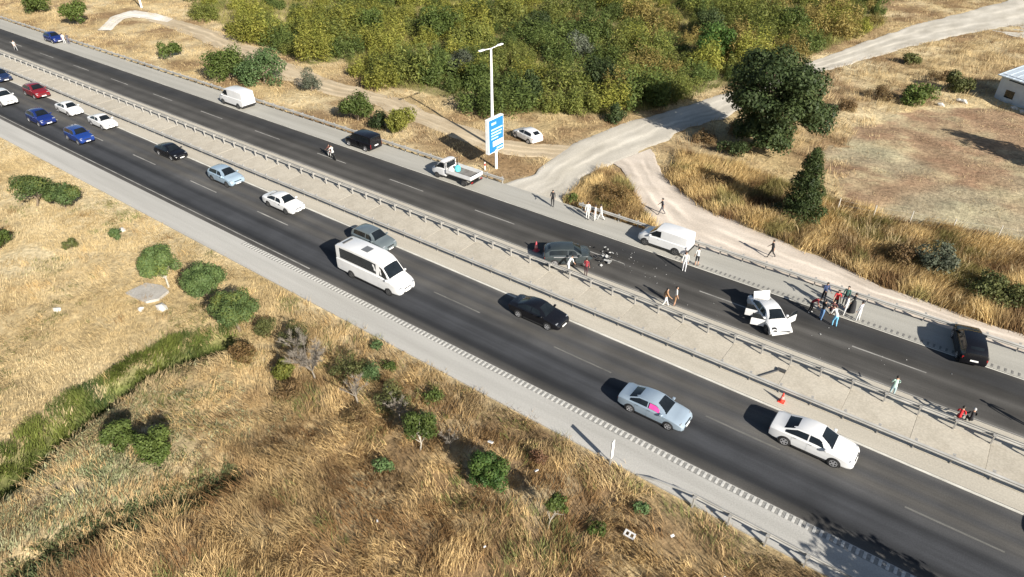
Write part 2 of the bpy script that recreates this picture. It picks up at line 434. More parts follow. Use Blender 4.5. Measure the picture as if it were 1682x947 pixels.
MEDIAN_STRIP = gravel_mat('median_strip_concrete', (0.37, 0.34, 0.285), (0.46, 0.425, 0.36), (0.08, 0.9, 1), 10)
SLAB = gravel_mat('median_slab_concrete', (0.36, 0.325, 0.265), (0.47, 0.43, 0.36), (0.5, 0.5, 1), 8, rnd=0.05)
ROADPAINT = gravel_mat('worn_road_paint', (0.44, 0.42, 0.37), (0.64, 0.62, 0.56), (1.2, 3, 1), 22)
ROADPAINT2 = gravel_mat('faded_road_paint', (0.16, 0.155, 0.145), (0.36, 0.35, 0.325), (0.8, 3, 1), 22)

ROADPAINT3 = gravel_mat('ghost_road_paint', (0.085, 0.083, 0.078), (0.19, 0.185, 0.17), (0.8, 3, 1), 22)
near_sh = sheet('near_shoulder', 24.85, 27.42, -0.35, 0.0, SHOULDER, 'pale grey shoulder with rumble bars beside the dry near field', 'shoulder')
near_rd = sheet('near_road', 27.42, 35.05, -0.3, 0.004, NEAR_ASPH, 'near carriageway of dark worn asphalt carrying the traffic queue', 'road')
in_sh = sheet('inner_shoulder', 35.05, 36.45, -0.35, 0.0, MEDIAN_STRIP, 'narrow pale strip between white line and lower median guardrail', 'shoulder')
med = sheet('median', 36.45, 39.75, -0.35, -0.03, SLAB, 'central median bed under the concrete slabs', 'median')
med_sh = sheet('median_shoulder', 39.75, 41.35, -0.35, 0.0, MEDIAN_STRIP, 'pale strip between upper median guardrail and far carriageway', 'shoulder')
far_rd = sheet('far_road', 41.35, 47.65, -0.3, 0.004, FAR_ASPH, 'far carriageway of dark asphalt with the crashed cars', 'road')
far_sh = sheet('far_shoulder', 47.65, 50.8, -0.35, 0.0, SHOULDER2, 'grey shoulder along the far guardrail with parked vans', 'shoulder')

# median slabs, one by one
slab_mesh = []
for k in range(4):
    mb = MB(); mb.box(0.006, 3.994, 36.47, 39.73, -0.05, 0.03 + 0.006 * k, b=0.012)
    slab_mesh.append(mb.mesh('concrete_slab', SLAB))
for k in range(64):
    o = link('concrete_slab', slab_mesh[random.randrange(4)], med, (-210 + 4 * k + 0.4, 0, 0))
sheet('median_rest', 36.47, 39.73, -0.05, 0.03, SLAB, None, None, parent=med, xa=X0, xb=-210)

# painted lines
def line(parent, name, xa, xb, y, w, mat, z=0.008):
    mb = MB()
    n = max(1, int((xb - xa) / 2.0)); r = random.Random(int(y * 100) + int(xa))
    v = []; f = []
    for i in range(n + 1):
        x = xa + (xb - xa) * i / n
        a = w / 2 * r.uniform(0.75, 1.1); b = w / 2 * r.uniform(0.75, 1.1)
        v += [(x, y - a, z), (x, y + b, z)]
        if i: f.append((2 * i - 2, 2 * i, 2 * i + 1, 2 * i - 1))
    return link(name, pymesh(name, v, f, mat), parent)
line(near_rd, 'edge_line', X0, X1, 34.92, 0.21, ROADPAINT)
line(near_rd, 'edge_line', X0, -42, 27.9, 0.12, ROADPAINT2)
line(far_rd, 'edge_line', X0, X1, 47.55, 0.12, ROADPAINT)
line(far_rd, 'edge_line', X0, X1, 41.45, 0.10, ROADPAINT2)
for k in range(-9, 15):
    x = -60.8 + 11.62 * k
    if x < 60: line(far_rd, 'lane_dash', x, x + 4.8, 44.4, 0.14, ROADPAINT2)
for k in range(-8, 14):
    x = -65.8 + 11.5 * k
    if x < 60: line(near_rd, 'lane_dash', x, x + 4.7, 31.6, 0.14, ROADPAINT2 if k < 2 else ROADPAINT3)

# rumble bars
RUMBLE = pmat('rumble_bar', (0.46, 0.45, 0.42), 0.8, var=0.2, scale=5)
rb = MB(); rb.box(-0.08, 0.08, -0.22, 0.22, -0.01, 0.018, b=0.006)
rbm = rb.mesh('rumble_bar', RUMBLE)
x = -50.0
while x < 16:
    link('rumble_bar', rbm, near_sh, (x, 27.15 + random.uniform(-.01, .01), 0)); x += 0.36
RUMBLE2 = pmat('dark_rumble_bar', (0.16, 0.155, 0.145), 0.85, var=0.2, scale=5)
rb = MB(); rb.box(-0.07, 0.07, -0.2, 0.2, -0.01, 0.012, b=0.005)
rbm = rb.mesh('rumble_bar', RUMBLE2)
x = -18.0
while x < 18:
    link('rumble_bar', rbm, far_sh, (x, 47.98, 0)); x += 0.40
# dark groove strip under the near bars
GROOVE = pmat('rumble_strip_bed', (0.22, 0.215, 0.20), 0.9, var=0.3, scale=8)
line(near_sh, 'rumble_bed', -50.2, 16, 27.15, 0.5, GROOVE, 0.004)

# gravel roads and paths
def ribbon(name, L_, R_, z, mat, label, jag=0.45, step=0.6, seed=0):
    """road sheet between two edges with ragged margins, draped on the ground"""
    def resample(P, n):
        P = np.array(P, float); d = np.r_[0, np.cumsum(np.hypot(*np.diff(P, axis=0).T))]
        t = np.linspace(0, d[-1], n); return np.stack([np.interp(t, d, P[:, 0]), np.interp(t, d, P[:, 1])], -1)
    Ln = sum(math.dist(a, b) for a, b in zip(L_[:-1], L_[1:]))
    n = int(Ln / step); a = resample(L_, n); b = resample(R_, n)
    nv = b - a; nv /= np.linalg.norm(nv, axis=1)[:, None]
    ja = (fbm(a[:, 0], a[:, 1], 2.5, seed) - 0.5) * 3.2 * jag; jb = (fbm(b[:, 0], b[:, 1], 2.5, seed + 5) - 0.5) * 3.2 * jag
    a = a + nv * ja[:, None]; b = b + nv * jb[:, None]
    m = 25
    V = []; col = []
    for k in range(m):
        t = k / (m - 1); P = a * (1 - t) + b * t
        zz = np.full(n, z) - (0.06 if k in (0, m - 1) else 0)
        V.append(np.c_[P, zz])
        along = np.arange(n) * step
        rr_ = 0.22 * np.exp(-((t - .33 - .05 * (vn(along, along * 0, 14, seed) - .5)) / .05) ** 2) + 0.22 * np.exp(-((t - .62 - .05 * (vn(along, along * 0, 14, seed + 1) - .5)) / .05) ** 2)
        cc = (0.88 + rr_ * (0.4 + vn(along, along * 0 + 3, 9, seed + 2))) * (0.84 + 0.3 * vn(along, np.full(n, t * 40), 3.5, seed + 4))
        col.append(np.repeat(cc[:, None], 3, 1))
    V = np.stack(V, 1).reshape(-1, 3); col = np.stack(col, 1).reshape(-1, 3)
    i = np.arange(n * m).reshape(n, m)
    F = np.stack([i[:-1, :-1], i[1:, :-1], i[1:, 1:], i[:-1, 1:]], -1).reshape(-1, 4)
    o = link(name, npmesh(name, V, F, mat, col, smooth=True))
    return setp(o, label, 'road', kind='structure')
GRAVELM = gravel_mat('pale_gravel', (0.42, 0.385, 0.32), (0.60, 0.56, 0.485), (0.35, 0.12, 1), 6, rut=True)
GRAVELP = gravel_mat('pinkish_gravel', (0.48, 0.415, 0.345), (0.62, 0.545, 0.465), (0.2, 0.5, 1), 7, rut=True)
DIRT = gravel_mat('dirt_track', (0.40, 0.315, 0.205), (0.54, 0.45, 0.32), (0.25, 0.4, 1), 6, rut=True)
ribbon('gravel_road', GRAVEL_L, GRAVEL_R, -0.02, GRAVELM, 'pale gravel road running up past the big dark tree', seed=2)
ribbon('access_road', ACCESS_L, ACCESS_R, -0.03, GRAVELP, 'pinkish gravel access road beside the far guardrail', seed=8)
ribbon('branch_track', [(-6, 156), (2, 151.5), (30, 140)], [(-1, 168), (6, 160), (30, 149)], -0.035, GRAVELM, 'short gravel branch leaving the gravel road at top right', seed=11)
def path_edges(P, w):
    P = np.array(P, float); T = np.gradient(P, axis=0); T /= np.linalg.norm(T, axis=1)[:, None]; Nn = np.stack([-T[:, 1], T[:, 0]], -1)
    w = np.asarray(w, float)[:, None] if hasattr(w, '__len__') else w
    return (P + Nn * w).tolist(), (P - Nn * w).tolist()
pl, pr = path_edges(PATH_A[:13], [1.9, 1.9, 1.9, 1.9, 1.9, 2.0, 2.2, 2.4, 2.6, 2.6, 2.4, 2.0, 1.6])
ribbon('dirt_track', pl, pr, -0.04, DIRT, 'sandy dirt track between the verge and the thicket', jag=0.5, seed=14)
CHALK = gravel_mat('chalk_gravel', (0.56, 0.51, 0.43), (0.78, 0.75, 0.69), (0.3, 0.3, 1), 3, rut=True)
ribbon('chalk_pad', [(-138.5, 57.6), (-147, 64.5), (-150, 70.5), (-143, 71.8), (-136, 71.5)], [(-136.6, 59.2), (-143.5, 65.5), (-144, 67.5), (-140, 68), (-134, 69)], -0.03, CHALK, 'white chalky gravel pad at the foot of the far lamp post', jag=0.4, seed=17)

# ------------------------------------------------------------------ guardrails
def wbeam(xa, xb, y, z, face, mat):
    """corrugated beam; face = +1 or -1 tells which side its waves point to"""
    prof = [(0.0, -0.155), (0.045, -0.14), (0.08, -0.10), (0.08, -0.06), (0.02, -0.02), (0.02, 0.02), (0.08, 0.06), (0.08, 0.10), (0.045, 0.14), (0.0, 0.155)]
    n = max(2, int((xb - xa) / 4)); v = []; f = []; m = len(prof)
    r = random.Random(int(y * 10))
    for i in range(n + 1):
        x = xa + (xb - xa) * i / n; w = r.uniform(-0.012, 0.012)
        for a, b in prof: v.append((x, y + face * a + w, z + b))
        for a, b in reversed(prof): v.append((x, y + face * (a - 0.012) + w, z + b))
    M2 = 2 * m
    for i in range(n):
        for k in range(M2):
            f.append((i * M2 + k, (i + 1) * M2 + k, (i + 1) * M2 + (k + 1) % M2, i * M2 + (k + 1) % M2))
    return v, f

def post_mesh(h, face, wide=0.10):
    mb = MB()
    # C-section post with spacer bracket reaching to the beam
    mb.box(-0.03, 0.03, -0.06, 0.06, -0.4, h)
    mb.box(-0.05, -0.03, -0.065, 0.065, -0.4, h + 0.002)
    mb.box(-0.09, 0.09, min(face * 0.06, face * 0.22), max(face * 0.06, face * 0.22), h - 0.20, h - 0.05)
    mb.box(-0.10, 0.06, -0.07, 0.07, h - 0.03, h + 0.006)
    return mb.mesh('post', GALVD)

def guardrail(name, label, xa, xb, y, face, x_first, h=0.75, step=2.0, double=False):
    root = empty(name, (0, y, 0)); setp(root, label, 'guardrail')
    mb = MB(); v, f = wbeam(xa, xb, face * 0.22, h - 0.13, face, GALV); mb.add(v, f)
    mb.obj('rail', GALV, root, smooth=True, angle=50)
    pm = post_mesh(h, face)
    x = x_first
    while x < xb - 0.2:
        if x > xa: link('post', pm, root, (x, 0, 0))
        x += step
    return root
# 2 m post spacing
guardrail('guardrail', 'long steel guardrail on the far side of the concrete median', -196, 60, 39.62, 1, -195.6)
guardrail('guardrail', 'long steel guardrail on the median edge beside the near carriageway', -186, 60, 36.5, -1, -185.3)
guardrail('guardrail', 'steel guardrail on the far roadside left of the gravel road', -226, -38.6, 50.72, -1, -225)
guardrail('guardrail', 'steel guardrail on the far roadside right of the gravel road', -29.5, 60, 50.72, -1, -29.2)
gr = guardrail('guardrail', 'low steel guardrail at the bottom edge of the near shoulder', -6.3, 30, 24.72, 1, -6.1, h=0.72)
mb = MB(); mb.tube([(-6.3, .26, .6), (-8.2, .2, .35), (-9.6, .15, -.05)], 0.07, 6); mb.obj('end_ramp', GALV, gr, smooth=True)

# ------------------------------------------------------------------ trees and shrubs
def gz(x, y): return float(hgt(np.array([x]), np.array([y]))[0])

def leaves(P, Nn, size, aspect, r, flop=0.0):
    """diamond leaf faces at P facing Nn"""
    n = len(P)
    Nn = Nn / np.maximum(np.linalg.norm(Nn, axis=1)[:, None], 1e-6)
    t = r.normal(size=(n, 3)); a = np.cross(Nn, t); a /= np.maximum(np.linalg.norm(a, axis=1)[:, None], 1e-6)
    b = np.cross(Nn, a)
    s = size[:, None]
    v = np.stack([P - a * s * 0.5, P - b * s * aspect * 0.5 + Nn * s * 0.08, P + a * s * 0.5, P + b * s * aspect * 0.5 + Nn * s * 0.08], 1).reshape(-1, 3)
    return v, np.arange(4 * n).reshape(n, 4)

def crown_mesh(name, clumps, n, size, pal, r, aspect=0.6, out=0.75, up=0.25, shell=(0.7, 1.06), mat=None):
    """leaf faces spread through a set of ellipsoid clumps"""
    cl = np.array([c + rr for c, rr in clumps], float)
    w = cl[:, 3] * cl[:, 4] + cl[:, 4] * cl[:, 5]; w /= w.sum()
    k = r.choice(len(cl), n, p=w)
    d = r.normal(size=(n, 3)); d /= np.linalg.norm(d, axis=1)[:, None]
    f = r.uniform(shell[0], shell[1], n) * (1 + 0.12 * r.normal(size=n))
    P = cl[k, :3] + d * cl[k, 3:] * f[:, None]
    Nn = d * out + r.normal(size=(n, 3)) * 0.42 + np.array([0, 0, up])
    pal = np.array(pal, float)
    ck = r.random(len(cl))
    t = np.clip(ck[k] * 0.55 + r.random(n) * 0.45, 0, 0.999) * (len(pal) - 1)
    i = t.astype(int); fr = (t - i)[:, None]
    col = pal[i] * (1 - fr) + pal[i + 1] * fr
    col *= r.uniform(0.8, 1.2, (n, 1))
    V, F = leaves(P, Nn, size * r.uniform(0.45, 1.6, n), aspect, r)
    return npmesh(name, V, F, mat or LEAF, np.repeat(col, 4, axis=0))

def blob(c, rad, n, sub, r, flat=1.0, bottom=-0.35):
    """clumps spread over an ellipsoid so the outline is uneven"""
    out = []
    for i in range(n):
        while True:
            d = r.normal(size=3); d /= np.linalg.norm(d)
            if d[2] > bottom: break
        f = r.uniform(0.5, 0.85)
        s = sub * r.uniform(0.7, 1.25)
        p = [c[0] + d[0] * rad[0] * f, c[1] + d[1] * rad[1] * f, c[2] + d[2] * rad[2] * f]
        out.append((p, [s, s, s * flat]))
    out.append((list(c), [rad[0] * 0.5, rad[1] * 0.5, rad[2] * 0.5]))
    return out

def limbs(base, top, clumps, r0, r, n=8, bend=0.15, mat=None, name='trunk', parent=None):
    mb = MB()
    bx, by, bz = base; tx, ty, tz = top
    mid = [(bx + (tx - bx) * t + r.normal() * bend * 0.4, by + (ty - by) * t + r.normal() * bend * 0.4, bz + (tz - bz) * t) for t in (0.35, 0.7)]
    mb.tube([(bx, by, bz - 0.25), (bx, by, bz + .05)] + mid + [top], [r0 * 1.45, r0 * 1.1, r0 * 0.9, r0 * 0.75, r0 * 0.6], 8)
    for (c, rr) in clumps[:n]:
        s = mid[1] if r.random() < 0.5 else mid[0]
        m = [(s[i] + c[i]) / 2 + r.normal() * bend for i in range(3)]
        mb.tube([s, m, c], [r0 * 0.5, r0 * 0.32, r0 * 0.1], 6)
    return mb.obj(name, mat or BARK, parent, smooth=True)

def tree(name, label, cat, xy, h, rad, clump_n, sub, nleaf, lsize, pal, r0=0.12, seed=1, group=None, lean=(0, 0), flat=1.0, bark=None, bottom=-0.35, aspect=0.6, up=0.25, out=0.75, ch=None):
    r = np.random.default_rng(seed)
    z = gz(*xy)
    root = empty(name, (xy[0], xy[1], z)); setp(root, label, cat, group)
    cz = ch if ch is not None else h - rad[2]
    c = (lean[0], lean[1], cz)
    cl = blob(c, rad, clump_n, sub, r, flat, bottom)
    limbs((0, 0, 0), (lean[0] * 0.8, lean[1] * 0.8, cz), cl, r0, r, mat=bark, parent=root)
    link('crown', crown_mesh('crown', cl, nleaf, lsize, pal, r, aspect, out, up), root)
    return root

G_OAK = [(0.026, 0.042, 0.016), (0.048, 0.07, 0.024), (0.085, 0.108, 0.036)]
G_MID = [(0.055, 0.085, 0.02), (0.085, 0.12, 0.028), (0.12, 0.155, 0.038)]
G_PALE = [(0.075, 0.125, 0.045), (0.10, 0.16, 0.06), (0.125, 0.185, 0.065)]
G_PINE = [(0.065, 0.105, 0.036), (0.085, 0.13, 0.044), (0.11, 0.15, 0.045), (0.17, 0.18, 0.04)]
G_YEL = [(0.11, 0.125, 0.025), (0.17, 0.18, 0.035), (0.23, 0.215, 0.05)]
G_OLIVE = [(0.07, 0.085, 0.03), (0.11, 0.12, 0.04), (0.15, 0.145, 0.055)]
G_GREY = [(0.075, 0.09, 0.06), (0.11, 0.125, 0.085), (0.14, 0.15, 0.11)]
G_BROWN = [(0.14, 0.09, 0.045), (0.2, 0.13, 0.06), (0.22, 0.17, 0.075)]
G_CONE = [(0.03, 0.05, 0.018), (0.055, 0.08, 0.025), (0.095, 0.12, 0.035)]

# large dark tree by the gravel road
r = np.random.default_rng(5)
root = empty('broadleaf_tree', (-20.3, 76.6, gz(-20.3, 76.6))); setp(root, 'big dark green broadleaf tree beside the pale gravel road', 'tree')
cl = blob((-0.2, 0.2, 6.9), (6.5, 6.6, 4.5), 60, 1.35, r, 0.8, -0.75) + blob((-0.5, -0.5, 2.4), (4.0, 4.0, 2.0), 18, 1.1, r, 0.8, -0.6) + blob((3.4, 2.8, 3.6), (2.8, 2.8, 2.2), 9, 1.1, r, 0.8, -0.6)
limbs((0, 0, 0), (-0.2, 0, 6.5), cl, 0.42, r, n=22, parent=root)
link('crown', crown_mesh('crown', cl, 36000, 0.30, G_OAK, r, 0.65, 0.95, 0.35), root)

# conifer in front of the field
r = np.random.default_rng(6)
root = empty('conifer', (-11.7, 61.4, gz(-11.7, 61.4))); setp(root, 'dark cone shaped conifer at the corner of the fallow field', 'tree')
cl = []
for i in range(74):
    t = (i + 0.5) / 74; z = 0.35 + t * 6.5; w = (1 - t) ** 0.62 * 2.15 * r.uniform(0.72, 1.1); a = i * 2.4
    if i % 3 == 0: w *= 0.55
    cl.append(([w * math.cos(a) * 0.8, w * math.sin(a) * 0.8, z], [0.42 + 0.33 * (1 - t), 0.42 + 0.33 * (1 - t), 0.5]))
cl.append(([0, 0, 6.9], [0.2, 0.2, 0.5]))
mb = MB(); mb.tube([(0, 0, -0.2), (0, 0, 2), (0, 0, 6.8)], [0.2, 0.15, 0.03], 8)
for c, rr in cl[::2]: mb.tube([(0, 0, c[2] - 0.1), c], [0.04, 0.015], 5)
mb.obj('trunk', BARK, root, smooth=True)
link('crown', crown_mesh('crown', cl, 14000, 0.22, G_CONE, r, 0.38, 0.8, 0.3), root)

# verge trees on the far side
tree('round_tree', 'round green tree left of the white van parked on the shoulder', 'tree', (-93.4, 55.2), 4.6, (3.4, 3.4, 2.3), 26, 1.1, 6500, 0.26, G_MID, 0.18, 11, bottom=-0.7, ch=2.2)
tree('round_tree', 'paler bushy tree just above the white van on the shoulder', 'tree', (-87.6, 57.0), 4.4, (3.7, 3.7, 2.3), 26, 1.1, 6500, 0.26, G_PALE, 0.18, 12, bottom=-0.7, ch=2.0)
tree('small_tree', 'lone small green bush in dry grass near the sandy track', 'bush', (-110.9, 56.0), 2.6, (1.7, 1.7, 1.2), 12, 0.65, 1600, 0.26, G_MID, 0.08, 13, ch=1.4)
tree('round_tree', 'round dark green tree at the top left behind the guardrail', 'tree', (-162.5, 58.0), 3.6, (3.0, 3.0, 1.9), 18, 1.0, 3200, 0.3, G_MID, 0.15, 14, bottom=-0.7, ch=1.7)
tree('round_tree', 'dark green tree between the guardrail and the chalky pad', 'tree', (-145.4, 57.6), 4.6, (2.3, 2.3, 2.2), 18, 1.0, 3200, 0.3, G_MID, 0.15, 15, bottom=-0.7, ch=2.3)
tree('yellow_bush', 'yellow green bush at the far top left corner', 'bush', (-174, 63), 2.8, (3.0, 2.2, 1.6), 12, 0.9, 1800, 0.3, G_YEL, 0.1, 16, bottom=-0.6, ch=1.4)
tree('grey_bush', 'grey green feathery bush standing on the sandy track edge', 'bush', (-79.0, 58.6), 3.6, (1.35, 1.35, 1.7), 14, 0.6, 3000, 0.22, G_GREY, 0.1, 17, bottom=-0.8, ch=1.7, aspect=0.3)
tree('verge_bush', 'green bush on the verge above the parked black van', 'bush', (-64.9, 54.4), 3.6, (2.2, 2.0, 1.8), 18, 0.75, 4000, 0.22, G_MID, 0.1, 18, bottom=-0.8, ch=1.8)
tree('verge_bush', 'dark low bush beside the yellowish verge bush', 'bush', (-61.0, 54.6), 2.0, (1.3, 1.3, 1.0), 8, 0.6, 1500, 0.22, G_OAK, 0.08, 19, bottom=-0.8, ch=1.0)
tree('yellow_bush', 'yellow green bush on the verge right of the black van', 'bush', (-57.6, 54.9), 3.0, (1.8, 1.8, 1.5), 16, 0.65, 3600, 0.22, G_YEL, 0.09, 20, bottom=-0.8, ch=1.5)
tree('thorn_bush', 'small dark bush at the edge of the gravel road bend', 'bush', (-38.6, 74.0), 1.9, (1.6, 1.6, 1.1), 12, 0.55, 2200, 0.22, G_OAK, 0.07, 21, bottom=-0.8, ch=1.0)
tree('field_bush', 'green bush at the corner of the field near the shed', 'bush', (-9.4, 103.4), 2.6, (2.3, 2.0, 1.4), 14, 0.75, 2600, 0.26, G_MID, 0.08, 22, bottom=-0.8, ch=1.3)
tree('field_bush', 'olive green bush close to the shed wall', 'bush', (-5.6, 113.0), 3.0, (2.0, 1.8, 1.5), 14, 0.7, 2400, 0.26, G_OLIVE, 0.08, 23, bottom=-0.8, ch=1.5)
tree('field_bush', 'small grey green bush on the verge of the upper gravel road', 'bush', (-13.6, 124.5), 1.8, (1.5, 1.3, 1.0), 10, 0.55, 1400, 0.26, G_OLIVE, 0.06, 24, bottom=-0.8, ch=0.9)
tree('thorn_bush', 'dark bush among tall dry grass beside the access road', 'bush', (0.2, 58.6), 2.6, (1.5, 1.5, 1.4), 14, 0.6, 3200, 0.18, G_GREY, 0.08, 25, bottom=-0.8, ch=1.3)
tree('thorn_bush', 'broad olive bush at the right edge above the access road', 'bush', (4.6, 57.2), 1.9, (2.6, 1.7, 1.0), 16, 0.6, 3600, 0.18, G_OLIVE, 0.08, 26, bottom=-0.8, ch=0.9)
tree('thorn_bush', 'brown thorny bush left of the dark bush in dry grass', 'bush', (-2.6, 58.2), 1.8, (1.6, 1.2, 0.9), 12, 0.5, 1800, 0.16, G_BROWN, 0.06, 27, bottom=-0.8, ch=0.8)
tree('thorn_bush', 'low green weed clump at the foot of the big dark tree', 'bush', (-22.6, 72.8), 1.6, (1.7, 1.4, 0.9), 12, 0.5, 1600, 0.2, G_OAK, 0.06, 28, bottom=-0.8, ch=0.8)
tree('mound_bush', 'brown dry bush on the triangular verge by the crash', 'bush', (-27.6, 53.9), 1.9, (2.6, 1.6, 1.2), 18, 0.6, 3600, 0.18, [(0.16, 0.10, 0.04), (0.22, 0.14, 0.055), (0.14, 0.12, 0.045)], 0.06, 29, bottom=-0.8, ch=0.7, aspect=0.3)
tree('mound_bush', 'low green weed at the left end of the triangular verge', 'bush', (-31.0, 51.6), 0.9, (0.8, 0.5, 0.5), 6, 0.3, 600, 0.16, G_MID, 0.03, 30, bottom=-0.8, ch=0.4)
# trees just outside the frame that throw the shadows lying in view
tree('poplar', 'tall slim tree right of the fallow field casting a long shadow', 'tree', (15.5, 88.0), 11.0, (2.4, 2.4, 4.6), 26, 1.1, 4000, 0.4, G_MID, 0.2, 31, bottom=-0.9)
tree('roadside_tree', 'loose crowned tree beyond the bottom right corner shading the shoulder', 'tree', (13.2, 22.6), 6.8, (3.0, 3.0, 2.3), 24, 1.1, 7000, 0.28, G_PALE, 0.15, 32, bottom=-0.6)

# near field trees
tree('umbrella_tree', 'flat topped pale green tree at the upper left of the near field', 'tree', (-72.6, 19.4), 3.0, (2.4, 1.9, 1.05), 26, 0.68, 8000, 0.15, G_PINE, 0.09, 41, flat=0.8, bottom=-0.3, ch=1.9, out=1.2, up=0.5)
tree('umbrella_tree', 'smaller flat topped pale green tree touching its left neighbour', 'tree', (-70.1, 20.9), 2.4, (2.0, 1.6, 0.9), 22, 0.58, 6500, 0.15, G_PINE, 0.08, 42, flat=0.8, bottom=-0.3, ch=1.5, out=1.2, up=0.5)
tree('umbrella_tree', 'umbrella shaped tree standing alone above the concrete slab', 'tree', (-49.2, 19.4), 3.5, (1.62, 1.62, 1.3), 30, 0.5, 12000, 0.13, G_PINE, 0.08, 43, lean=(-.1, 0), bottom=-0.35, ch=2.35, out=1.2, up=0.5, bark=BARKPALE)
tree('umbrella_tree', 'umbrella shaped tree between two others along the shoulder', 'tree', (-44.9, 20.3), 3.2, (1.62, 1.62, 1.35), 30, 0.5, 11000, 0.13, G_PINE[:3], 0.09, 44, bottom=-0.4, ch=1.9, out=1.1, up=0.5)
tree('umbrella_tree', 'umbrella shaped tree with yellow leaves in its middle', 'tree', (-39.6, 19.4), 3.6, (1.75, 1.65, 1.5), 32, 0.5, 11500, 0.13, G_PINE, 0.1, 45, bottom=-0.5, ch=2.1, out=1.1, up=0.5)
tree('green_bush', 'dark green bush cut off by the left picture edge', 'bush', (-66.6, 13.8), 2.0, (1.1, 1.1, 1.1), 12, 0.4, 2600, 0.14, G_MID, 0.06, 46, bottom=-0.8, ch=1.0)
tree('green_bush', 'small olive bush alone in the pale straw', 'bush', (-61.4, 17.5), 1.1, (0.65, 0.65, 0.6), 8, 0.25, 1200, 0.12, G_OLIVE, 0.04, 47, bottom=-0.8, ch=0.55)
tree('green_bush', 'small bright green sapling bush in the pale straw', 'bush', (-59.8, 20.6), 1.3, (0.62, 0.62, 0.7), 8, 0.28, 1400, 0.12, G_PINE[:3], 0.04, 48, bottom=-0.8, ch=0.65)
tree('young_tree', 'young green tree leaning beside a dark shadow on the slope', 'tree', (-20.8, 18.8), 2.6, (0.95, 0.95, 0.95), 14, 0.36, 3200, 0.12, G_MID, 0.05, 49, lean=(-0.1, 0.2), bottom=-0.6, ch=1.7, bark=BARKPALE)
tree('round_bush', 'dense round green bush on the near slope', 'bush', (-16.0, 19.3), 2.3, (1.15, 1.15, 1.2), 22, 0.42, 8000, 0.11, [(0.035, 0.075, 0.018), (0.055, 0.105, 0.025), (0.09, 0.135, 0.03)], 0.08, 50, bottom=-0.8, ch=1.15, out=0.9)
tree('sapling', 'thin sapling with a small round green crown', 'tree', (-11.7, 18.9), 2.35, (0.58, 0.58, 0.55), 10, 0.24, 2200, 0.10, G_MID, 0.03, 51, lean=(0.35, 0.35), bottom=-0.7, ch=1.85, bark=BARKPALE)
tree('green_bush', 'bushy green clump left of its twin beside the ditch', 'bush', (-35.5, 8.4), 1.4, (1.05, 0.95, 0.85), 14, 0.38, 4200, 0.13, G_MID, 0.05, 52, bottom=-0.8, ch=0.75)
tree('green_bush', 'bushy green clump right of its twin beside the ditch', 'bush', (-33.2, 9.2), 1.6, (1.2, 1.1, 0.95), 16, 0.42, 5200, 0.13, G_MID, 0.05, 53, bottom=-0.8, ch=0.85)
tree('rust_bush', 'rust brown bush below the yellow flecked umbrella tree', 'bush', (-36.2, 17.6), 1.5, (1.0, 0.9, 0.8), 12, 0.38, 2400, 0.13, [(0.12, 0.07, 0.03), (0.17, 0.11, 0.045), (0.10, 0.11, 0.035)], 0.05, 54, bottom=-0.8, ch=0.75)
tree('yellow_bush', 'yellow green bush at the foot of the grey leafless tree', 'bush', (-32.8, 18.2), 1.5, (0.9, 0.8, 0.8), 12, 0.36, 2600, 0.13, G_YEL, 0.05, 55, bottom=-0.8, ch=0.75)
for i, (x, y, s, lb) in enumerate(((-27.6, 22.9, 0.55, 'tiny green weed on the shoulder edge below the minibus'), (-29.8, 24.0, 0.5, 'small green weed touching the pale shoulder edge'), (-23.0, 22.4, 0.7, 'green weed clump above the leafless shrub'), (-8.3, 22.6, 0.6, 'green weed clump near the start of the low guardrail'), (-9.5, 20.2, 0.5, 'small dark weed beside scattered litter'), (-21.5, 16.2, 0.7, 'green weed tuft in brown grass below the young tree'))):
    tree('weed', lb, 'weed', (x, y), s, (s, s, s * 0.6), 8, s * 0.4, 700, 0.12, G_PALE if i % 2 else G_MID, 0.02, 60 + i, bottom=-0.6, ch=s * 0.5)

for i, (x, y, h, w, pal, lb) in enumerate(((-27.2, 74.6, 1.3, 1.8, G_BROWN, 'brown scrub left of the big dark tree beside the gravel road'), (-24.6, 79.0, 1.4, 1.7, G_BROWN, 'brown scrub between the gravel road and the big dark tree'), (-13.4, 103.0, 1.6, 2.0, G_BROWN, 'brown scrub left of the green field bush'), (-8.6, 117.0, 1.5, 2.2, G_BROWN, 'brown scrub behind the bushes near the shed'), (-16.2, 95.5, 1.2, 1.5, G_BROWN, 'brown scrub right of the big dark tree'), (-20.6, 64.0, 1.2, 1.6, G_BROWN, 'brown scrub left of the conifer shadow'), (7.6, 58.0, 1.8, 2.2, G_OLIVE, 'olive scrub at the right edge above the access road'))):
    tree('scrub', lb, 'scrub', (x, y), h, (w, w * .8, h * .55), 14, .5, 1900, 0.2, pal, 0.04, 180 + i, bottom=-0.8, ch=h * .45, aspect=.35)
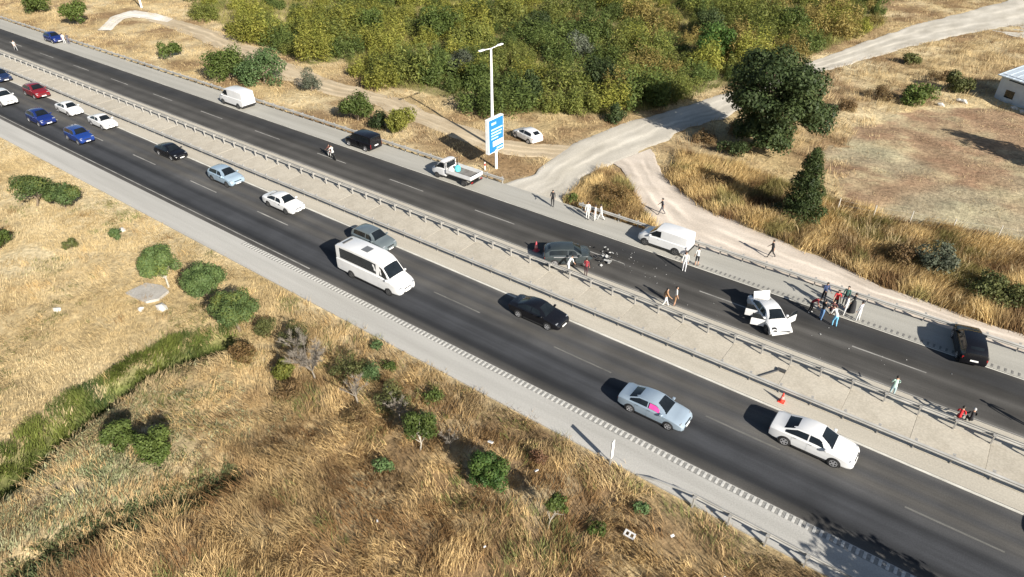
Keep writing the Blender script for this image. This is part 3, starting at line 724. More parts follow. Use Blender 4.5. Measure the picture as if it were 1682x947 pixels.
for i, (x, y, h, w, pal, lb) in enumerate(((-34.6, 20.6, 1.8, 1.4, G_OLIVE, 'olive scrub left of the grey leafless tree'), (-29.2, 20.6, 1.6, 1.6, G_OLIVE, 'olive scrub right of the grey leafless tree'), (-27.9, 21.6, 1.1, .8, G_PALE, 'pale green scrub above the bleached dead shrub'), (-24.9, 20.4, 1.6, 1.4, G_OLIVE, 'olive scrub right of the bleached dead shrub'), (-22.0, 20.1, 1.2, .9, G_PALE, 'pale green scrub left of the young leaning tree'), (-31.2, 17.2, .9, .9, G_BROWN, 'low brown scrub below the grey leafless tree'), (-25.6, 18.2, 1.0, .9, G_BROWN, 'low brown scrub below the bleached dead shrub'), (-37.6, 20.4, 1.2, .9, G_OLIVE, 'olive scrub right of the yellow flecked umbrella tree'))):
    tree('scrub', lb, 'scrub', (x, y), h, (w, w * .9, h * .55), 14, .36, 1900, 0.13, pal, 0.04, 160 + i, bottom=-0.8, ch=h * .5, aspect=.4)

def bare_tree(name, label, xy, h, spread, n, r0, seed, mat=DEADWOOD, twigs=420, tcol=None):
    r = np.random.default_rng(seed)
    root = empty(name, (xy[0], xy[1], gz(*xy))); setp(root, label, 'tree')
    mb = MB(); tips = []
    fork = Vector((r.normal() * .05, r.normal() * .05, h * 0.3))
    mb.tube([(0, 0, -.2), (0.02, 0, h * .15), tuple(fork)], [r0 * 1.3, r0, r0 * .8], 7)
    for i in range(n):
        a = 2 * math.pi * i / n + r.uniform(-.4, .4); e = r.uniform(0.35, 1.0)
        tip = Vector((math.cos(a) * spread * e, math.sin(a) * spread * e, h * r.uniform(0.75, 1.0)))
        m = fork.lerp(tip, 0.5) + Vector((r.normal() * .08, r.normal() * .08, 0.1 * h))
        mb.tube([tuple(fork), tuple(m), tuple(tip)], [r0 * .55, r0 * .3, r0 * .1], 5)
        for q in range(4):
            t = r.uniform(0.3, 1.0); s = fork.lerp(m, t * 2) if t < .5 else m.lerp(tip, t * 2 - 1)
            tips.append((s, tip))
    mb.obj('trunk', mat, root, smooth=True)
    V = []; F = []; k = 0
    for i in range(twigs):
        s, tip = tips[r.integers(len(tips))]
        d = Vector(r.normal(size=3)); d.z = abs(d.z) * 0.8 + 0.2; d = (d.normalized() * 0.7 + (tip - s).normalized() * 0.5).normalized()
        L = r.uniform(0.25, 0.6) * spread * 0.7
        side = d.cross(Vector(r.normal(size=3))).normalized() * r.uniform(0.008, 0.018)
        e = s + d * L + Vector((0, 0, -0.03))
        V += [tuple(s - side), tuple(s + side), tuple(e)]; F.append((k, k + 1, k + 2)); k += 3
    link('twigs', pymesh('twigs', V, F, mat), root)
    return root
bare_tree('leafless_tree', 'grey leafless tree with fine twigs and a pale trunk', (-30.9, 19.2), 2.9, 1.6, 16, 0.06, 70, DEADWOOD, 2200)
bare_tree('leafless_shrub', 'grey leafless shrub at the foot of the last umbrella tree', (-33.6, 19.9), 2.2, 1.1, 10, 0.05, 71, DEADWOOD, 700)
bare_tree('dead_shrub', 'dead brown shrub with a bleached forked stem', (-26.8, 19.3), 2.1, 1.15, 9, 0.07, 72, DEADWOOD, 500)
bare_tree('leafless_shrub', 'dark leafless shrub right of the bleached dead shrub', (-23.6, 19.9), 1.8, 0.9, 9, 0.05, 73, DEADWOOD, 700)
bare_tree('leafless_shrub', 'small grey leafless shrub beside the young green tree', (-19.5, 20.0), 1.2, 0.7, 8, 0.03, 74, DEADWOOD, 400)

# the thicket: shrubs placed one by one
def shrub_mesh(seed, pal, h, w, aspect):
    r = np.random.default_rng(seed)
    cl = []
    for i in range(34):
        a = r.uniform(0, 6.28); q = w * math.sqrt(r.random())
        hh = h * (1 - 0.5 * (q / w) ** 2) * r.uniform(0.55, 1.1)
        cw_ = w * r.uniform(0.16, 0.30)
        cl.append(([q * math.cos(a), q * math.sin(a), hh * 0.55], [cw_, cw_, hh * 0.5]))
    me = crown_mesh('shrub', cl, 2900, 0.24, pal, r, aspect, 0.5, 0.35, shell=(0.55, 1.1))
    return me
G_TH1 = [(0.15, 0.17, 0.032), (0.23, 0.235, 0.045), (0.32, 0.29, 0.065)]
G_TH2 = [(0.10, 0.125, 0.03), (0.155, 0.175, 0.042), (0.22, 0.22, 0.052)]
G_TH3 = [(0.065, 0.095, 0.026), (0.095, 0.13, 0.034), (0.135, 0.165, 0.042)]
G_TH4 = [(0.22, 0.17, 0.055), (0.28, 0.22, 0.07), (0.19, 0.18, 0.05)]
kinds = [(G_TH1, 'yellow green shrub in the dense thicket', 'yellow green thicket shrubs'), (G_TH2, 'olive green shrub in the dense thicket', 'olive thicket shrubs'), (G_TH3, 'deep green shrub in the dense thicket', 'deep green thicket shrubs'), (G_TH4, 'straw brown shrub in the dense thicket', 'straw brown thicket shrubs')]
shr = [[shrub_mesh(200 + 10 * k + j, kinds[k][0], 2.9 + 0.5 * j, 1.7 + 0.15 * j, 0.32) for j in range(3)] for k in range(4)]
pts = []
tr = np.random.default_rng(99)
cand = np.c_[tr.uniform(-165, -20, 9000), tr.uniform(64, 178, 9000)]
ok = inpoly(cand[:, 0] + (fbm(cand[:, 0], cand[:, 1], 6, 96) - .5) * 9, cand[:, 1] + (fbm(cand[:, 0], cand[:, 1], 6, 97) - .5) * 9 - 0.5, THICKET) & (segdist(cand[:, 0], cand[:, 1], PATH_A[:13]) > 3.6) & (segdist(cand[:, 0], cand[:, 1], GRAVEL_L) > 2.4) & in_view(cand[:, 0], cand[:, 1], 1.0, 30, 25)
cand = cand[ok]
for p in cand:
    dmin = 3.0 + 0.024 * (math.hypot(*p) - 80)
    if all((p[0] - q[0]) ** 2 + (p[1] - q[1]) ** 2 > dmin * dmin for q in pts):
        if fbm(np.array([p[0]]), np.array([p[1]]), 9, 77)[0] > 0.335 and len(pts) < 298: pts.append(p)
for p in pts:
    nn = fbm(np.array([p[0]]), np.array([p[1]]), 16, 51)[0]
    q = tr.random()
    left = p[0] < -78
    if left: k = 0 if q < 0.62 else (1 if q < 0.85 else 2)
    else:
        k = 2 if nn < 0.40 else (1 if nn < 0.55 else (0 if nn < 0.63 else 3))
        if q < 0.3: k = int(tr.integers(0, 4))
    sz = tr.uniform(0.6, 1.65) * (1 + 0.002 * (math.hypot(*p) - 80))
    o = link('shrub', shr[k][int(tr.integers(3))], None, (p[0], p[1], gz(*p) - 0.1), tr.uniform(0, 6.28))
    o.scale = (sz * 1.12, sz * 1.12, sz * tr.uniform(0.7, 1.15))
    dl = segdist(np.array([p[0]]), np.array([p[1]]), THICKET[:11])[0]; dg = segdist(np.array([p[0]]), np.array([p[1]]), GRAVEL_L)[0]
    wh = 'on the right side of the thicket beside the gravel road' if dg < 9 else ('at the front edge of the thicket' if dl < 5 else ('in the upper left part of the thicket' if p[0] < -85 else 'in the middle of the thicket'))
    setp(o, kinds[k][1].split(' in the')[0] + ' ' + wh, 'shrub', kinds[k][2])
tree('green_tree', 'bright green tree rising from the thicket left of the big dark tree', 'tree', (-39.5, 107.5), 5.6, (3.6, 3.6, 2.7), 24, 1.2, 6000, 0.3, [(0.06, 0.12, 0.025), (0.09, 0.16, 0.035), (0.12, 0.19, 0.045)], 0.2, 81, bottom=-0.8, ch=2.8)
tree('green_tree', 'dark green tree rising from the upper thicket left of the lamp post', 'tree', (-84.0, 92.0), 5.4, (4.2, 4.2, 2.6), 24, 1.2, 6000, 0.32, G_MID, 0.2, 82, bottom=-0.8, ch=2.6)
for i, (x, y, h, w, pal, lb) in enumerate(((-46.5, 84.0, 4.4, 3.0, G_OAK, 'dark tree in the right part of the thicket above the tree shadow'), (-52.5, 74.5, 3.4, 2.2, G_OAK, 'dark bush at the thicket front right of the lamp post'), (-60.5, 73.0, 3.6, 2.3, G_MID, 'mid green bush at the thicket front left of the lamp post'), (-46.0, 120.0, 5.0, 3.2, G_OAK, 'dark tree at the top of the thicket above the bright tree'), (-72.0, 104.0, 4.4, 3.0, G_OAK, 'dark tree deep in the upper thicket'), (-58.0, 96.0, 4.0, 2.6, G_GREY, 'grey green tree in the middle of the thicket'), (-96.0, 86.0, 4.4, 3.0, G_MID, 'mid green tree in the upper left thicket'), (-34.5, 131.0, 4.4, 3.0, G_MID, 'green tree at the thicket edge beside the upper gravel road'))):
    tree('thicket_tree', lb, 'tree', (x, y), h, (w, w, h * .5), 20, w * .33, 3800, 0.28, pal, 0.12, 120 + i, bottom=-0.8, ch=h * .5)
tree('grey_tree', 'grey green feathery tree in the thicket left of the lamp post', 'tree', (-66.5, 76.5), 4.4, (1.9, 1.9, 2.1), 18, 0.8, 4200, 0.26, G_GREY, 0.14, 83, bottom=-0.8, ch=2.2, aspect=0.3)
print('thicket shrubs', len(pts))

# ------------------------------------------------------------------ grass
def tufts(name, label, cat, P, nb, L, wid, col, lean_amp, upright, seed, seg=2, spread=0.22):
    """P (n,2) tuft positions; nb blades each; all in one mesh"""
    r = np.random.default_rng(seed)
    n = len(P)
    z = hgt(P[:, 0], P[:, 1]) - 0.03
    ang0 = fbm(P[:, 0], P[:, 1], 6.0, seed + 3, 3) * 4 * math.pi
    B = np.repeat(np.c_[P, z], nb, axis=0)
    m = n * nb
    B[:, :2] += r.normal(size=(m, 2)) * spread
    Lb = np.repeat(L if hasattr(L, '__len__') else np.full(n, L), nb) * r.uniform(0.55, 1.25, m)
    an = np.repeat(ang0, nb) + r.normal(size=m) * 0.75
    la = np.clip(np.repeat(lean_amp if hasattr(lean_amp, '__len__') else np.full(n, lean_amp), nb) * r.uniform(0.5, 1.4, m), 0, 1.5)
    d = np.stack([np.cos(an), np.sin(an)], -1)
    sd = r.uniform(0, math.pi, m)
    side = np.stack([np.cos(sd), np.sin(sd), np.zeros(m)], -1) * (wid * r.uniform(0.6, 1.4, m))[:, None]
    mid = B + np.c_[d * (np.sin(la * 0.6) * Lb * 0.55)[:, None], np.cos(la * 0.6) * Lb * 0.55]
    tip = mid + np.c_[d * (np.sin(la) * Lb * 0.5)[:, None], np.cos(la) * Lb * 0.5]
    c = np.repeat(col, nb, axis=0) * r.uniform(0.72, 1.28, (m, 1))
    if seg == 2:
        V = np.stack([B - side, B + side, mid - side * .7, mid + side * .7, tip], 1).reshape(-1, 3)
        k = np.arange(m)[:, None] * 5
        F = np.concatenate([k + [0, 1, 3], k + [0, 3, 2], k + [2, 3, 4]], 0)
        c = np.repeat(c, 5, axis=0)
    else:
        V = np.stack([B - side, B + side, tip], 1).reshape(-1, 3)
        F = np.arange(3 * m).reshape(m, 3); c = np.repeat(c, 3, axis=0)
    o = link(name, npmesh(name, V, F, GRASS, c))
    return setp(o, label, cat, kind='stuff')

def scatter(n, x0, x1, y0, y1, seed):
    r = np.random.default_rng(seed)
    P = np.c_[r.uniform(x0, x1, n), r.uniform(y0, y1, n)]
    return P[in_view(P[:, 0], P[:, 1])], r
def lerp3(a, b, t): return np.array(a) * (1 - t[:, None]) + np.array(b) * t[:, None]

# near field
P, r = scatter(36000, -108, 12, -8, 24.9, 301)
n1 = fbm(P[:, 0], P[:, 1], 2.6, 71); dd = segdist(P[:, 0], P[:, 1], DITCH)
sage = np.exp(-(((P[:, 0] + 34.5) / 4.5) ** 2 + ((P[:, 1] - 6) / 7.5) ** 2))
keep = (r.random(len(P)) < np.clip(0.25 + (n1 - 0.28) * 3.2, 0.12, 1)) & (dd > 0.9) & (r.random(len(P)) > sage * 0.75)
keep &= ~((np.abs(P[:, 0] + 49.6) < 1.7) & (np.abs(P[:, 1] - 18.0) < 1.2))
keep &= P[:, 1] < 24.75 - 0.5 * fbm(P[:, 0], P[:, 1], 1.5, 88)
P = P[keep]; r = np.random.default_rng(302)
nn = fbm(P[:, 0], P[:, 1], 5, 61); n2 = fbm(P[:, 0], P[:, 1], 1.6, 62)
east = np.clip((P[:, 0] + 44) / 16, 0, 1) * np.clip((25 - P[:, 1]) / 3, 0.5, 1)
c = lerp3((0.46, 0.35, 0.18), (0.60, 0.485, 0.285), np.clip((nn - .35) * 3, 0, 1))
c2 = lerp3((0.23, 0.135, 0.058), (0.62, 0.45, 0.22), np.clip((n2 - .36) * 3.0, 0, 1))
c = c * (1 - east[:, None]) + c2 * east[:, None]
dk = np.clip((fbm(P[:, 0], P[:, 1], 3.4, 68, 3) - 0.5) * 5, 0, 1) * np.clip((P[:, 0] + 52) / 14, 0.15, 1)
c = c * (1 - 0.42 * dk[:, None])
green = (fbm(P[:, 0], P[:, 1], 3.0, 63) > 0.62) & (r.random(len(P)) < 0.4)
c[green] = np.array([0.17, 0.18, 0.06])
tufts('dry_grass', 'tall dry straw coloured grass over the near field', 'grass', P, 13, 0.34 + 0.36 * east * np.clip(nn * 2, .6, 1.3), 0.017, c, 1.0 - 0.15 * east, 0, 303)
# coarse clumps that stand above the rest
P, r = scatter(5200, -100, 12, -8, 24.6, 351)
n3 = fbm(P[:, 0], P[:, 1], 4.0, 352)
east = np.clip((P[:, 0] + 46) / 16, 0.12, 1)
keep = (r.random(len(P)) < np.clip((n3 - 0.3) * 2.4, 0, 1) * east) & (segdist(P[:, 0], P[:, 1], DITCH) > 1.6)
P = P[keep]; r = np.random.default_rng(353)
c = lerp3((0.20, 0.12, 0.05), (0.58, 0.42, 0.20), r.random(len(P)))
g = r.random(len(P)) < np.clip((P[:, 1] - 14) / 40, 0.04, .3) * (P[:, 0] > -40)
c[g] = np.array([0.15, 0.165, 0.05])
tufts('grass_clumps', 'coarse taller grass and weed clumps on the near slope', 'grass', P, 26, 0.6, 0.014, c, 0.8, 0, 354, spread=0.26)
print('near tufts', len(P))

# green reeds along the ditch
P, r = scatter(26000, -46, -34, -8, 19.2, 311)
dd = segdist(P[:, 0], P[:, 1], [(a - 0.95, b) for a, b in DITCH])
keep = (dd < 1.15 + 1.6 * (fbm(P[:, 0], P[:, 1], 2, 5) - .5)) & (r.random(len(P)) < np.clip((fbm(P[:, 0], P[:, 1], 1.3, 6) - .3) * 2.2, .06, .6))
P = P[keep]
n2 = fbm(P[:, 0], P[:, 1], 1.4, 64)
c = lerp3((0.045, 0.075, 0.018), (0.15, 0.175, 0.035), np.clip((n2 - .3) * 2.6, 0, 1))
tufts('reeds', 'bright green reeds filling the ditch', 'reeds', P, 14, 0.25 + .5 * n2, 0.024, c, 0.9, 0, 312, spread=0.2)
print('reeds', len(P))

# sage green ground cover beside the ditch
P, r = scatter(9000, -42, -27, -8, 16, 321)
sage = np.exp(-(((P[:, 0] + 35) / 3.8) ** 2 + ((P[:, 1] - 5.5) / 7.0) ** 2)) * np.clip((fbm(P[:, 0], P[:, 1], 1.8, 65) - .3) * 3, 0, 1)
P = P[(r.random(len(P)) < sage) & (segdist(P[:, 0], P[:, 1], DITCH) > 1.3)]
n2 = fbm(P[:, 0], P[:, 1], 1.1, 66)
c = lerp3((0.14, 0.16, 0.075), (0.35, 0.34, 0.20), np.clip((n2 - .3) * 2.6, 0, 1))
tufts('sage_cover', 'pale sage green low plants beside the ditch', 'ground cover', P, 14, 0.3, 0.03, c, 0.8, 0, 322, spread=0.2)

# dark green plants in the second gully
P, r = scatter(5000, -35, -26, -4, 13, 361)
P = P[(segdist(P[:, 0], P[:, 1], DITCH2) < 1.0 + 0.8 * (fbm(P[:, 0], P[:, 1], 1.5, 362) - .5))]
P = P[:700]
n2 = fbm(P[:, 0], P[:, 1], 1.1, 363)
c = lerp3((0.05, 0.075, 0.03), (0.16, 0.18, 0.08), np.clip((n2 - .3) * 2.6, 0, 1))
tufts('gully_plants', 'dark green plants in the shaded gully at lower left', 'ground cover', P, 14, 0.4, 0.03, c, 0.8, 0, 364, spread=0.2)

# far side grass
def far_ok(P):
    x, y = P[:, 0], P[:, 1]
    g = inpoly(x, y, GRAVEL_L + GRAVEL_R[::-1]) | inpoly(x, y, ACCESS_L + ACCESS_R[::-1]) | (segdist(x, y, PATH_A[:12]) < 0.4 + 2.6 * fbm(x, y, 2.2, 98)) | (inpoly(x, y, [(-138.5, 57), (-152, 66), (-153, 72), (-134, 69), (-134, 60)]) & (fbm(x, y, 2.0, 99) > 0.42))
    return ~g
P, r = scatter(52000, -185, 12, 51.0, 205, 331)
P = P[far_ok(P)]; r = np.random.default_rng(332)
x, y = P[:, 0], P[:, 1]
fld = inpoly(x + (fbm(x, y, 4, 93) - .5) * 12, y + (fbm(x, y, 4, 94) - .5) * 12, FIELD); th = inpoly(x, y, THICKET)
tall = (inpoly(x, y, ACCESS_R[2:] + [(60, 70), (3.8, 68.4), (-5.7, 66.2), (-10.0, 67.3), (-16, 66)])).astype(float)
tall = np.maximum(tall, 0.6 * inpoly(x, y, [(-31, 66), (-28, 84), (-24, 108), (-21, 119), (-10, 146), (4, 150), (4, 118), (-12, 97), (-13.5, 81), (-10, 67.5), (-20, 62)]) * (fbm(x, y, 6, 78) > 0.44))
n1 = fbm(x, y, 3.2, 73)
keep = r.random(len(P)) < np.where(fld, np.clip((fbm(x, y, 2.0, 95) - .38) * 3.0, 0.04, .8), np.where(th, 0.8, np.clip(0.3 + (n1 - .3) * 2.6, .12, 1)))
P = P[keep]; tall = tall[keep]; th = th[keep]; fld = fld[keep]
n2 = fbm(P[:, 0], P[:, 1], 2.4, 74); nn = fbm(P[:, 0], P[:, 1], 7, 75)
c = lerp3((0.19, 0.125, 0.065), (0.51, 0.40, 0.225), np.clip((n2 - .33) * 3.2, 0, 1))
left = np.clip((-60 - P[:, 0]) / 20, 0, 1)
c = c * (1 - 0.6 * left[:, None]) + np.array([0.47, 0.365, 0.195]) * 0.6 * left[:, None]
cth = lerp3((0.12, 0.135, 0.035), (0.30, 0.27, 0.09), np.clip((nn - .35) * 3, 0, 1))
c[th] = cth[th]
Lf = 0.45 + 0.75 * tall + 0.55 * th - 0.25 * fld
c[fld] = c[fld] * 0.55 + np.array([0.12, 0.095, 0.06])
tufts('verge_grass', 'dry golden grass on the far verge and around the field', 'grass', P, 9, Lf, 0.022, c, 0.75 - 0.2 * tall, 0, 333, seg=2, spread=0.3)
print('far tufts', len(P))
# dense extra grass on the strip along the access road
P, r = scatter(16000, -34, 12, 51.2, 70, 341)
x, y = P[:, 0], P[:, 1]
strip = inpoly(x, y, ACCESS_R[1:] + [(60, 70), (3.8, 68.4), (-5.7, 66.2), (-10.0, 67.3), (-16, 68.5), (-22, 70), (-28, 72)])
tri = inpoly(x, y, [(-31.8, 51.2), (-21.6, 51.2), (-24.4, 54.2), (-29, 58.8), (-32.4, 60)])
P = P[(strip | tri) & far_ok(P)]
n2 = fbm(P[:, 0], P[:, 1], 2.2, 76)
c = lerp3((0.17, 0.10, 0.045), (0.58, 0.43, 0.20), np.clip((n2 - .34) * 3.4, 0, 1))
g = fbm(P[:, 0], P[:, 1], 3.1, 79) > 0.6
c[g] = c[g] * 0.4 + np.array([0.08, 0.09, 0.025])
tufts('tall_grass', 'tall golden grass strip between access road and fallow field', 'grass', P, 10, 0.55 + 0.75 * n2, 0.02, c, 0.6, 0, 342, spread=0.25)

# ------------------------------------------------------------------ vehicles
# station: x, half width, bottom z, belt z, top z, top half width   (rear to front, front is +x)
SEDAN = dict(st=[(-2.30, .70, .36, .70, .80, .55), (-2.24, .82, .26, .86, .97, .66), (-2.0, .87, .23, .92, 1.02, .72), (-1.62, .885, .22, .94, 1.05, .70), (-0.85, .89, .21, .95, 1.40, .55), (-0.2, .89, .21, .95, 1.46, .575), (0.32, .89, .21, .94, 1.43, .565), (1.12, .885, .22, .91, .99, .72), (1.6, .88, .23, .85, .93, .72), (2.0, .86, .24, .77, .85, .66), (2.2, .80, .27, .66, .73, .56), (2.30, .68, .33, .55, .60, .44)], ws=(6, 7), rw=(3, 4), sw=(-1.42, 0.92), bp=-0.18, wheels=(-1.32, 1.35), r=.32, door=(-1.0, 1.0))
HATCH = dict(st=[(-2.0, .68, .36, .72, 1.0, .50), (-1.95, .80, .27, .90, 1.12, .60), (-1.80, .85, .23, .95, 1.20, .63), (-1.35, .865, .22, .95, 1.42, .56), (-0.6, .87, .21, .95, 1.48, .58), (0.1, .87, .21, .94, 1.46, .575), (0.95, .865, .22, .92, 1.02, .70), (1.4, .86, .23, .87, .95, .70), (1.75, .84, .24, .78, .86, .64), (1.92, .78, .28, .66, .72, .54), (2.0, .66, .34, .55, .60, .42)], ws=(5, 6), rw=(1, 3), sw=(-1.55, 0.78), bp=-0.25, wheels=(-1.22, 1.26), r=.31, door=(-0.9, 0.9))
SUV = dict(st=[(-2.2, .72, .45, .85, 1.15, .58), (-2.14, .84, .34, 1.02, 1.30, .66), (-2.0, .90, .30, 1.06, 1.40, .68), (-1.6, .915, .28, 1.07, 1.62, .63), (-0.7, .92, .27, 1.07, 1.68, .65), (0.25, .92, .27, 1.06, 1.65, .64), (1.0, .915, .28, 1.05, 1.14, .77), (1.5, .91, .29, 1.0, 1.08, .77), (1.95, .88, .31, .90, .98, .70), (2.12, .82, .36, .78, .84, .60), (2.2, .70, .42, .65, .70, .5)], ws=(5, 6), rw=(1, 3), sw=(-1.75, 0.85), bp=-0.2, wheels=(-1.32, 1.36), r=.36, door=(-1.0, 1.0))
COMBI = dict(st=[(-2.2, .82, .42, .95, 1.62, .70), (-2.16, .88, .32, 1.02, 1.76, .76), (-2.0, .90, .28, 1.06, 1.82, .78), (-1.0, .91, .27, 1.06, 1.86, .79), (0.1, .91, .27, 1.06, 1.85, .78), (0.55, .91, .27, 1.06, 1.79, .74), (1.25, .905, .28, 1.05, 1.17, .78), (1.65, .89, .29, .98, 1.08, .74), (2.0, .85, .31, .86, .95, .66), (2.14, .78, .36, .74, .80, .56), (2.2, .66, .42, .62, .66, .45)], ws=(5, 6), rw=None, sw=(0.1, 1.12), bp=5.0, wheels=(-1.3, 1.42), r=.33, door=(0.05, 1.1))
VANBIG = dict(st=[(-2.6, .86, .45, 1.15, 1.95, .74), (-2.55, .95, .34, 1.22, 2.1, .82), (-2.35, .97, .30, 1.25, 2.16, .84), (-1.0, .98, .29, 1.25, 2.2, .85), (0.6, .98, .29, 1.25, 2.18, .84), (1.0, .98, .29, 1.25, 2.12, .80), (1.75, .975, .30, 1.22, 1.34, .84), (2.15, .95, .31, 1.1, 1.2, .78), (2.42, .90, .34, .95, 1.03, .68), (2.54, .82, .40, .80, .86, .58), (2.6, .70, .46, .68, .72, .5)], ws=(5, 6), rw=None, sw=(0.45, 1.6), bp=5.0, wheels=(-1.55, 1.65), r=.34, door=(0.4, 1.6))
MINIBUS = dict(st=[(-3.6, .88, .45, 1.35, 2.35, .74), (-3.54, .98, .34, 1.40, 2.58, .84), (-3.3, 1.0, .30, 1.42, 2.68, .86), (-1.5, 1.01, .29, 1.42, 2.74, .86), (0.6, 1.01, .29, 1.42, 2.72, .85), (1.35, 1.01, .29, 1.42, 2.60, .80), (1.8, 1.01, .29, 1.40, 2.36, .76), (2.55, 1.0, .30, 1.33, 1.48, .86), (3.1, .97, .32, 1.16, 1.28, .80), (3.42, .91, .35, .98, 1.06, .70), (3.55, .82, .41, .82, .88, .6), (3.6, .70, .46, .70, .74, .5)], ws=(6, 7), rw=(1, 2), sw=(-3.05, 1.15), bp=5.0, wheels=(-1.85, 2.42), r=.35, door=(1.35, 2.4), sw2=(1.5, 2.42))

def lerp_st(st, x):
    for a, b in zip(st[:-1], st[1:]):
        if x <= b[0]:
            t = max(0, (x - a[0]) / (b[0] - a[0])); return tuple(p + (q - p) * t for p, q in zip(a, b))
    return st[-1]

def half_ring(s):
    x, hw, zb, be, to, wt = s
    z6 = to - min(.07, (to - be) * .35)
    w6 = wt + (0.035 if to - be > .2 else 0)
    return [(0, zb), (hw * .90, zb), (hw * .985, zb + .10), (hw, (zb + be) * .5), (hw * .985, be - .05), (hw * .935, be + .005), (w6, z6), (wt * .72, to - .012), (0, to)]

def wheel(root, x, y, r, side, rimmat, w=0.19):
    M = Matrix.Translation((x, y, r)) @ Matrix.Rotation(R(-90) * side, 4, 'X')
    mb = MB(); mb.lathe([(r * .6, -w), (r * .93, -w), (r, -w + .04), (r, -.03), (r * .94, 0), (r * .66, .004)], 22, M)
    t = mb.obj('wheel', RUBBER, root, smooth=True)
    mb = MB(); mb.lathe([(r * .68, -.05), (r * .68, .008), (r * .60, .012), (r * .56, -.02), (r * .2, -.022), (r * .16, .006), (0.01, .008)], 20, M)
    for k in range(5):
        a = 2 * math.pi * k / 5
        Mk = M @ Matrix.Rotation(a, 4, 'Z'); mb.box(r * .12, r * .62, -.035, .035, -.02, .010, M=Mk)
    mb.obj('rim', rimmat, t, smooth=True)
    return t

def patch(st, xs, ts, side, off, pts=(5, 6)):
    """grid on the body side between two ring points"""
    V = []
    for x in xs:
        h = half_ring(lerp_st(st, x)); a = h[pts[0]]; b = h[pts[1]]
        d = Vector((b[0] - a[0], b[1] - a[1])); nrm = Vector((d.y, -d.x)).normalized()
        for t in ts:
            V.append((x, side * (a[0] + (b[0] - a[0]) * t + nrm.x * off), a[1] + (b[1] - a[1]) * t + nrm.y * off))
    n = len(ts); F = []
    for i in range(len(xs) - 1):
        for k in range(n - 1):
            q = (i * n + k, (i + 1) * n + k, (i + 1) * n + k + 1, i * n + k + 1)
            F.append(q if side < 0 else q[::-1])
    return V, F

def screen(st, a, b, s0, s1, inset, off):
    A_ = half_ring(st[a]); B_ = half_ring(st[b]); V = []; n = 0
    xs = [s0 + (s1 - s0) * i / 4 for i in range(5)]
    for s in xs:
        x = st[a][0] + (st[b][0] - st[a][0]) * s
        p = [((A_[k][0] * (1 - s) + B_[k][0] * s), (A_[k][1] * (1 - s) + B_[k][1] * s)) for k in (6, 7, 8)]
        row = [(-p[0][0] * inset, p[0][1]), (-p[1][0] * inset, p[1][1]), (0, p[2][1]), (p[1][0] * inset, p[1][1]), (p[0][0] * inset, p[0][1])]
        V += [[x, y, z] for y, z in row]; n = len(row)
    dx = st[b][0] - st[a][0]; dz = half_ring(st[b])[8][1] - half_ring(st[a])[8][1]
    nr = Vector((-dz, 0, dx)).normalized()
    if nr.z < 0: nr = -nr
    V = [(v[0] + nr.x * off, v[1], v[2] + nr.z * off) for v in V]
    F = []
    for i in range(4):
        for k in range(n - 1):
            F.append((i * n + k, i * n + k + 1, (i + 1) * n + k + 1, (i + 1) * n + k) if dx < 0 else (i * n + k, (i + 1) * n + k, (i + 1) * n + k + 1, i * n + k + 1))
    return V, F

def frange(a, b, st, extra=3):
    xs = {a, b} | {s[0] for s in st if a < s[0] < b}
    for i in range(1, extra): xs.add(a + (b - a) * i / extra)
    return sorted(xs)

